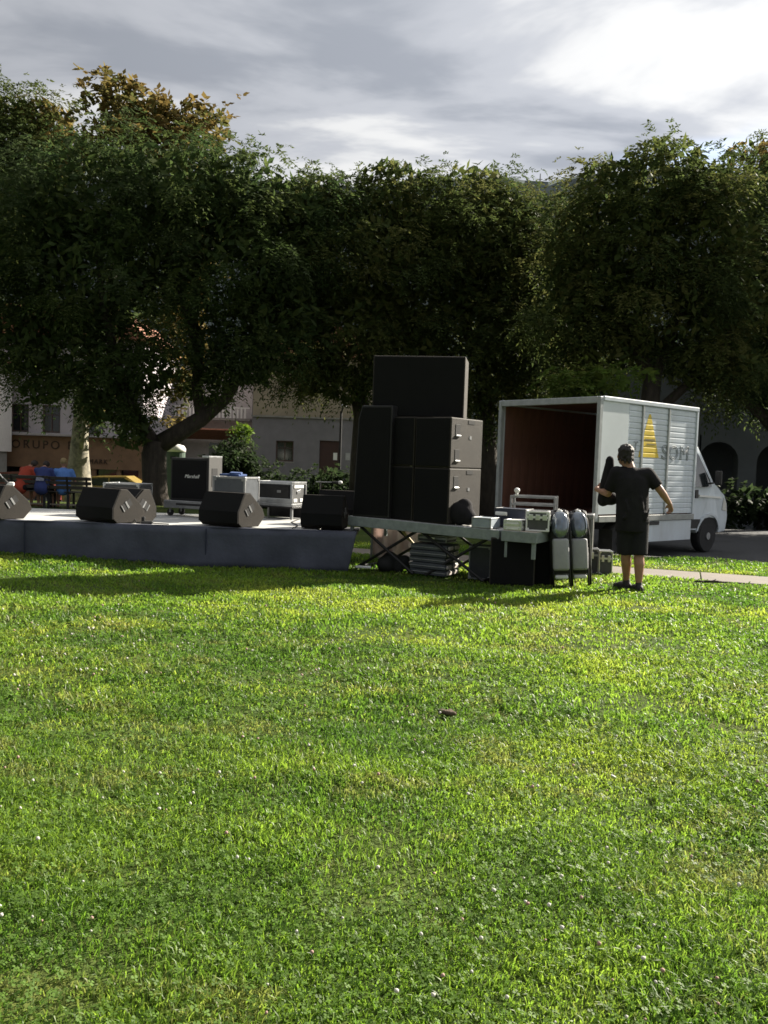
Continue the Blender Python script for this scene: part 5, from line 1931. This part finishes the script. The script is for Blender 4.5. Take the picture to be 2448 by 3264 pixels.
    bx('string_course', KERBM, t, ((x0 + x1) / 2, y2 + 0.08, zl + 0.04), (x1 - x0 + 0.1, 0.36, 0.08))
    bx('upper_wall', BEIGE, t, ((x0 + x1) / 2, y2 + 0.25, zl + 1.75), (x1 - x0, 0.3, 3.34))
    bx('rear_mass', GREYW, t, ((x0 + x1) / 2, y2 + 4.4, (zs + zl + 3.4) / 2), (x1 - x0 - 0.02, 7.9, zl + 3.3 - zs))
    b = MB()
    b.prism([(x0 - 0.3, zl + 3.42), (x1 + 0.3, zl + 3.42), ((x0 + x1) / 2, zl + 5.4)], y2 - 0.2, y2 + 8.5)
    b.build('roof', TILE, t)
    # --- pale house with railing seen between the limbs
    y3 = 52.0
    t = thing('balcony_house', 'pale house with white balcony railing between the tree limbs', 'house', (0, 0, 0))
    x0, x1 = gx(460, yy=y3), gx(800, yy=y3)
    bx('wall', mat('pale_render', (0.50, 0.47, 0.46), 0.9, var=0.1), t, ((x0 + x1) / 2, y3 + 2.0, 3.0), (x1 - x0, 3.8, 7.8))
    rb = gz(600, 1330, y3)
    bx('balcony_slab', KERBM, t, ((x0 + x1) / 2, y3 - 0.45, rb - 0.08), (x1 - x0, 0.9, 0.14))
    bx('handrail', WHITEP, t, ((x0 + x1) / 2, y3 - 0.86, rb + 0.62), (x1 - x0, 0.07, 0.07))
    pb = None
    n = int((x1 - x0) / 0.22)
    for k in range(n):
        if pb is None:
            pb = o = bx('baluster', WHITEP, t, (0, 0, 0), (0.09, 0.06, 0.59))
        else:
            o = bpy.data.objects.new('baluster', pb.data)
            COL.objects.link(o)
            o.parent = t
        o.location = (x0 + 0.1 + k * 0.22, y3 - 0.86, rb + 0.29)
    bx('lower_roof', TILE, t, ((x0 + x1) / 2, y3 - 0.9, rb - 1.0), (x1 - x0, 1.6, 0.1), (rad(-20), 0, 0))
    bx('window', GLASS, t, (gx(690, yy=y3), y3 + 0.095, rb - 2.2), (1.0, 0.03, 1.4))
    # --- arcade building at the right, in deep shade
    y4 = 33.0
    t = thing('arcade_building', 'shaded grey building with arched openings behind the truck', 'building', (0, 0, 0))
    x0 = gx(1720, yy=y4)
    x1 = x0 + 26
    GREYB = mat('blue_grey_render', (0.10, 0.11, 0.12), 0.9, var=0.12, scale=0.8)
    gr = -1.06
    zt = 6.2
    aw = 1.55
    centers = [gx(p, yy=y4) for p in (1800, 1990, 2170, 2292, 2478, 2650)]
    spr = gz(2290, 1470, y4)
    # wall as a polygon with arch cut-outs, pier by pier
    b = MB()
    edges = [x0]
    for c in centers:
        edges += [c - aw / 2, c + aw / 2]
    edges.append(x1)
    rise = 0.75
    for k in range(0, len(edges), 2):
        a, c = edges[k], edges[k + 1]
        b.box(((a + c) / 2, y4 + 0.25, (gr + spr) / 2), (c - a, 0.5, spr - gr))
    for c in centers:
        n = 10
        pts = [(c + aw / 2 * math.cos(math.pi * j / n), spr + rise * math.sin(math.pi * j / n)) for j in range(n + 1)]
        poly = pts + [(c - aw / 2, spr + 1.0), (c + aw / 2, spr + 1.0)]
        b.prism(poly, y4, y4 + 0.5)
    for k in range(0, len(edges), 2):
        a, c = edges[k], edges[k + 1]
        b.box(((a + c) / 2, y4 + 0.25, spr + 0.5), (c - a, 0.5, 1.0))
    b.box(((x0 + x1) / 2, y4 + 0.25, (spr + 1.0 + zt) / 2), (x1 - x0, 0.5, zt - spr - 1.0))
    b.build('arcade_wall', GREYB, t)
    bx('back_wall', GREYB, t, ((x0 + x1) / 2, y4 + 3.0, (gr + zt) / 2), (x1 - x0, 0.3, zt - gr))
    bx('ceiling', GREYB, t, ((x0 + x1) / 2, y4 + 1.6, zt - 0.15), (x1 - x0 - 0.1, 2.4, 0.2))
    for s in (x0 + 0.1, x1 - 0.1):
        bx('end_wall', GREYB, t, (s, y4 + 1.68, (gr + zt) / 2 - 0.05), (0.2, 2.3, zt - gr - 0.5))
    bx('cornice', KERBM, t, ((x0 + x1) / 2, y4 + 0.2, zt + 0.08), (x1 - x0 + 0.4, 0.9, 0.16), bev=0.02)
    # --- street lamp before the grey house
    q = D(1082, 1500, 38)
    t = thing('street_lamp', 'dark street lamp post in front of the grey house', 'lamp', (q.x, 38, zgf(q.x, 38)))
    MB().lathe([(0.12, 0), (0.12, 0.35), (0.06, 0.45), (0.055, 4.6)], n=12).build('post', BLACK, t, sm=False)
    MB().tube([(0, 0, 4.5), (0.1, -0.3, 4.75), (0.15, -0.8, 4.8)], 0.04).build('arm', BLACK, t, sm=True)
    MB().box((0.16, -0.95, 4.78), (0.22, 0.4, 0.1), bev=0.03).build('lamp_head', ALUD, t)
    # --- domed container
    q = D(560, 1480, 31)
    t = thing('dome_container', 'white dome-topped container behind the guitar cabinet', 'container', (q.x, 31, zgf(q.x, 31)))
    zt = D(560, 1416, 31).z - zgf(q.x, 31)
    MB().lathe([(0.33, 0), (0.34, zt - 0.30), (0.34, zt - 0.28)], n=20).build('body', mat('green_container', (0.05, 0.09, 0.06), 0.6), t, sm=False)
    MB().lathe([(0.36, zt - 0.279), (0.355, zt - 0.16), (0.29, zt - 0.05), (0.14, zt - 0.005), (0.01, zt)], n=20).build('dome', WHITEP, t, sm=True)
    MB().box((0, -0.335, zt - 0.5), (0.22, 0.05, 0.1), bev=0.01).build('slot', RUBBER, t)

    # --- parked cars on the lower street
    def car(label, px, yc, paint, rz, h=1.45):
        q = D(px, 1520, yc)
        t = thing('parked_car', label, 'car', (q.x, yc, -0.885), rz, 'cars parked on the far street')
        prof = [(-2.0, 0.35), (-2.05, 0.75), (-1.85, 0.95), (-1.35, 1.0), (-0.85, 1.40), (0.55, h), (1.25, 1.02), (1.9, 0.85), (2.05, 0.6), (2.0, 0.33)]
        b = MB().prism(prof, -0.82, 0.82)
        bmesh.ops.bevel(b.bm, geom=[e for e in b.bm.edges if abs(e.verts[0].co.y - e.verts[1].co.y) < .01], offset=0.08, segments=2, affect='EDGES')
        b.build('body', paint, t)
        for s in (-1, 1):
            MB().prism([(-1.15, 1.04), (-0.78, 1.34), (-0.15, 1.37), (-0.15, 1.04)], s * 0.815, s * 0.83).build('side_window', GLASS, t)
            MB().prism([(-0.08, 1.04), (-0.08, 1.37), (0.48, 1.38), (1.0, 1.06)], s * 0.815, s * 0.83).build('side_window', GLASS, t)
            for x in (-1.3, 1.3):
                wb = MB().lathe([(0.05, -0.1), (0.32, -0.1), (0.32, 0.1), (0.05, 0.1)], n=18).build('wheel', RUBBER, t)
                wb.data.transform(Matrix.Rotation(rad(90), 4, 'X'))
                wb.location = (x, s * 0.76, 0.32)
                hb = MB().lathe([(0.01, -0.106), (0.19, -0.106), (0.19, 0.106), (0.01, 0.106)], n=14).build('rim', ALUD, wb)
                hb.data.transform(Matrix.Rotation(rad(90), 4, 'X'))
            bx('headlight', WHITEP, t, (1.93, s * 0.6, 0.72), (0.12, 0.3, 0.14), bev=0.03)
    car('ochre yellow car parked beyond the pale tree trunk', 372, 35.5, mat('ochre_car_paint', (0.34, 0.24, 0.05), 0.35, coat=0.6), rad(4))
    car('dark red car parked at the left below the shop sign', 60, 36.5, mat('dark_red_car', (0.16, 0.03, 0.025), 0.35, coat=0.6), rad(3), 1.5)
    # mast on the hill
    q = D(1745, 548, 2500)
    t = thing('hill_mast', 'thin mast on the distant hill', 'mast', (q.x, 2620, q.z - 40))
    MB().tube([(0, 0, 0), (0, 0, 75)], [4, 1.5], 6).build('pole', ALUD, t)
    for z in (45, 58):
        MB().tube([(-7, 0, z), (7, 0, z)], 1.2, 6).build('crossbar', ALUD, t)


build_houses()


# ------------------------------------------------------------------ small things on the lawn
def build_litter():
    p = P(2262, 1866)
    t = thing('fallen_twig', 'dark fallen twig on the grass right of the man', 'twig', (p.x, p.y, zgf(p.x, p.y)), 0)
    MB().tube([(-0.20, 0.02, 0.045), (-0.05, 0, 0.05), (0.10, -0.02, 0.055), (0.22, 0.01, 0.045)], [0.010, 0.016, 0.018, 0.010], 6).build('stem', BARK, t)
    MB().tube([(0.0, 0, 0.05), (0.1, 0.05, 0.075)], [0.01, 0.006], 6).build('side_shoot', BARK, t)
    MB().tube([(-0.08, 0, 0.05), (-0.16, -0.06, 0.07)], [0.01, 0.006], 6).build('side_shoot', BARK, t)
    p = P(1425, 2288)
    b = MB()
    for k in range(8):
        b.ball((random.uniform(-.035, .035), random.uniform(-.03, .03), 0.035), 0.02, (1.2, 1.0, 0.8), n=8)
    o = b.build('soil_clod', mat('dry_soil', (0.085, 0.06, 0.038), 0.95, var=0.3, bump=0.6), None, (p.x, p.y, zgf(p.x, p.y)), fuse=0.008, it=2)
    tag(o, 'small brown clod of soil in the middle of the lawn', 'clod')
    p = P(1953, 2503)
    o = MB().box((0, 0, 0.045), (0.030, 0.011, 0.010), (0.1, 0.5, 0.5), bev=0.003).build('paper_scrap', WHITEP, None, (p.x, p.y, zgf(p.x, p.y)))
    tag(o, 'tiny white scrap lying on the lawn', 'scrap')


build_litter()


# ------------------------------------------------------------------ grass blades, clover and clover flowers
def vnoise(x, y, s, seed):
    r = np.random.default_rng(seed)
    g = r.random((64, 64))
    fx, fy = x * s + 100, y * s + 100
    ix, iy = np.floor(fx).astype(int), np.floor(fy).astype(int)
    tx, ty = fx - ix, fy - iy
    tx, ty = tx * tx * (3 - 2 * tx), ty * ty * (3 - 2 * ty)
    a = g[ix % 64, iy % 64]
    b = g[(ix + 1) % 64, iy % 64]
    c = g[ix % 64, (iy + 1) % 64]
    d = g[(ix + 1) % 64, (iy + 1) % 64]
    return (a * (1 - tx) + b * tx) * (1 - ty) + (c * (1 - tx) + d * tx) * ty


def fbm(x, y, s, seed):
    return (vnoise(x, y, s, seed) + 0.55 * vnoise(x, y, s * 2.1, seed + 1) + 0.3 * vnoise(x, y, s * 4.3, seed + 2)) / 1.85


def scatter(y0, y1, dens, rng, half=0.50, pad=0.7):
    hw = half * y1 + pad
    n = int((y1 - y0) * 2 * hw * dens)
    x = rng.uniform(-hw, hw, n)
    y = rng.uniform(y0, y1, n)
    k = np.abs(x) < half * y + pad
    # keep off path, road and the stage floor
    k &= np.abs(path_d(x, y)) > 0.50 + rng.uniform(-0.03, 0.05, n)
    k &= road_in(x, y) < -0.07
    k &= ~((x < -0.5) & (y > 11.62) & (y < 14.0))
    return x[k], y[k]


def turf_colour(x, y, rng):
    n = len(x)
    a = fbm(x, y, 0.55, 5)
    b = fbm(x, y * 1.6, 1.7, 25)
    c = fbm(x, y * 2.0, 3.1, 45)
    g0 = np.array([0.066, 0.118, 0.024])
    g1 = np.array([0.104, 0.165, 0.028])
    g2 = np.array([0.165, 0.225, 0.040])
    yl = np.array([0.270, 0.285, 0.060])
    br = np.array([0.22, 0.18, 0.085])
    m = 0.5 * a + 0.5 * b + rng.normal(0, 0.07, n)
    t = smooth(0.30, 0.48, m)[:, None]
    col = g0 * (1 - t) + g1 * t
    t = smooth(0.44, 0.62, m)[:, None]
    col = col * (1 - t) + g2 * t
    t2 = (smooth(0.52, 0.70, fbm(x, y * 1.4, 0.8, 125) * 0.7 + b * 0.3 + rng.normal(0, 0.05, n)) * (0.25 + 0.6 * smooth(3.2, 6.0, y)))[:, None]
    col = col * (1 - t2) + yl * t2
    t3 = (smooth(0.60, 0.70, c * 0.55 + fbm(x, y, 0.7, 145) * 0.45 + rng.normal(0, 0.05, n)) * 0.55)[:, None]
    col = col * (1 - t3) + br * t3
    return col * np.array([0.86, 0.98, 0.72]) * rng.uniform(0.75, 1.3, (n, 1))


def build_grass():
    rng = np.random.default_rng(77)
    V, Q, T, C = [], [], [], []
    off = 0
    bands = [(1.9, 3.2, 15000, 0.0048, 0.044), (3.2, 4.8, 9500, 0.0060, 0.046), (4.8, 7.0, 4300, 0.0098, 0.052), (7.0, 10.0, 2300, 0.014, 0.054), (10.0, 15.6, 1250, 0.020, 0.052)]
    for y0, y1, dn, w, h in bands:
        x, y = scatter(y0, y1, dn, rng)
        keep = rng.random(len(x)) < 0.22 + 0.85 * smooth(0.30, 0.58, 0.6 * fbm(x, y * 1.5, 2.4, 65) + 0.4 * fbm(x, y * 1.5, 0.9, 165))
        x, y = x[keep], y[keep]
        n = len(x)
        z = zg(x, y)
        a = rng.uniform(0, 2 * math.pi, n)
        lean = rng.uniform(0.3, 1.25, n)
        la = rng.uniform(0, 2 * math.pi, n)
        hh = 0.82 * h * rng.uniform(0.45, 1.25, n) * (0.55 + 0.80 * smooth(0.25, 0.75, fbm(x, y * 1.3, 1.9, 85)))
        ww = w * rng.uniform(0.6, 1.3, n)
        px, py = np.cos(a) * ww / 2, np.sin(a) * ww / 2
        lx, ly = np.cos(la) * lean * hh, np.sin(la) * lean * hh
        col = turf_colour(x, y, rng)
        v = np.zeros((n, 5, 3))
        v[:, 0] = np.stack([x - px, y - py, z - 0.004], 1)
        v[:, 1] = np.stack([x + px, y + py, z - 0.004], 1)
        v[:, 2] = np.stack([x + px * 0.9 + lx * 0.35, y + py * 0.9 + ly * 0.35, z + hh * 0.6], 1)
        v[:, 3] = np.stack([x - px * 0.9 + lx * 0.35, y - py * 0.9 + ly * 0.35, z + hh * 0.6], 1)
        v[:, 4] = np.stack([x + lx, y + ly, z + hh * (1.0 - 0.25 * lean)], 1)
        i = off + np.arange(n)[:, None] * 5
        Q.append(i + np.array([0, 1, 2, 3]))
        T.append(i + np.array([3, 2, 4]))
        V.append(v.reshape(-1, 3))
        C.append(np.repeat(col, 5, 0))
        off += n * 5
    me = raw_mesh('grass', np.concatenate(V), np.concatenate(Q), GRASSM, np.concatenate(C), np.concatenate(T))
    tag(link('grass', me), 'short green lawn grass', 'grass', kind='stuff')
    # clover: three rounded leaflets held flat on a stalk
    V, Q, C = [], [], []
    off = 0
    for y0, y1, dn, s in [(1.9, 3.4, 1900, 0.0098), (3.4, 5.2, 1000, 0.012), (5.2, 8.0, 400, 0.016)]:
        x, y = scatter(y0, y1, dn, rng)
        k = fbm(x, y, 1.2, 95) > 0.42 + rng.normal(0, 0.08, len(x))
        x, y = x[k], y[k]
        n = len(x)
        z = zg(x, y) + rng.uniform(0.018, 0.046, n)
        col = np.array([0.095, 0.165, 0.030]) * rng.uniform(0.7, 1.35, (n, 1))
        a0 = rng.uniform(0, 2 * math.pi, n)
        tilt = rng.normal(0, 0.35, (n, 2))
        for j in range(3):
            a = a0 + j * 2.094
            d = np.stack([np.cos(a), np.sin(a)], 1)
            pd = np.stack([-d[:, 1], d[:, 0]], 1)
            ss = s * rng.uniform(0.75, 1.25, (n, 1))
            v = np.zeros((n, 4, 3))
            for m_, (u, w) in enumerate(((0.05, 0), (0.7, 0.48), (1.1, 0.0), (0.7, -0.48))):
                xy = d * u * ss + pd * w * ss
                v[:, m_, 0] = x + xy[:, 0]
                v[:, m_, 1] = y + xy[:, 1]
                v[:, m_, 2] = z + (xy * tilt).sum(1) + (0.12 * ss[:, 0] if m_ in (1, 3) else 0)
            V.append(v.reshape(-1, 3))
            Q.append(off + np.arange(n * 4).reshape(-1, 4))
            C.append(np.repeat(col, 4, 0))
            off += n * 4
    me = raw_mesh('clover_leaves', np.concatenate(V), np.concatenate(Q), leafmat('clover_leaf', 0.42, 0.55, 0.22, 1.8), np.concatenate(C))
    tag(link('clover_leaves', me), 'clover leaves growing among the lawn grass', 'clover', kind='stuff')
    # clover flower heads: little balls of petals
    ico = bmesh.new()
    bmesh.ops.create_icosphere(ico, subdivisions=1, radius=1.0)
    iv = np.array([v.co[:] for v in ico.verts])
    it = np.array([[v.index for v in f.verts] for f in ico.faces])
    ico.free()
    xs, ys = [], []
    for y0, y1, dn in ((1.9, 4.0, 30), (4.0, 7.0, 14), (7.0, 9.5, 4)):
        x, y = scatter(y0, y1, dn, rng)
        k = fbm(x, y, 0.9, 105) > 0.44
        xs.append(x[k])
        ys.append(y[k])
    x, y = np.concatenate(xs), np.concatenate(ys)
    n = len(x)
    z = zg(x, y) + rng.uniform(0.035, 0.058, n)
    s = rng.uniform(0.0035, 0.0075, n) * (0.8 + 0.10 * y)
    v = iv[None] * s[:, None, None] * rng.uniform(0.8, 1.2, (n, len(iv), 1)) + np.stack([x, y, z], 1)[:, None]
    col = np.where(rng.random((n, 1)) < 0.7, np.array([[0.62, 0.60, 0.55]]), np.array([[0.45, 0.30, 0.27]]))
    tri = (it[None] + (np.arange(n) * len(iv))[:, None, None]).reshape(-1, 3)
    me = raw_mesh('clover_flowers', v.reshape(-1, 3), None, leafmat('clover_flower', 0.2, 0.8, 0.2, 1.0), np.repeat(col, len(iv), 0), tri)
    tag(link('clover_flowers', me), 'tiny white and pinkish clover flowers in the lawn', 'flowers', kind='stuff')


build_grass()
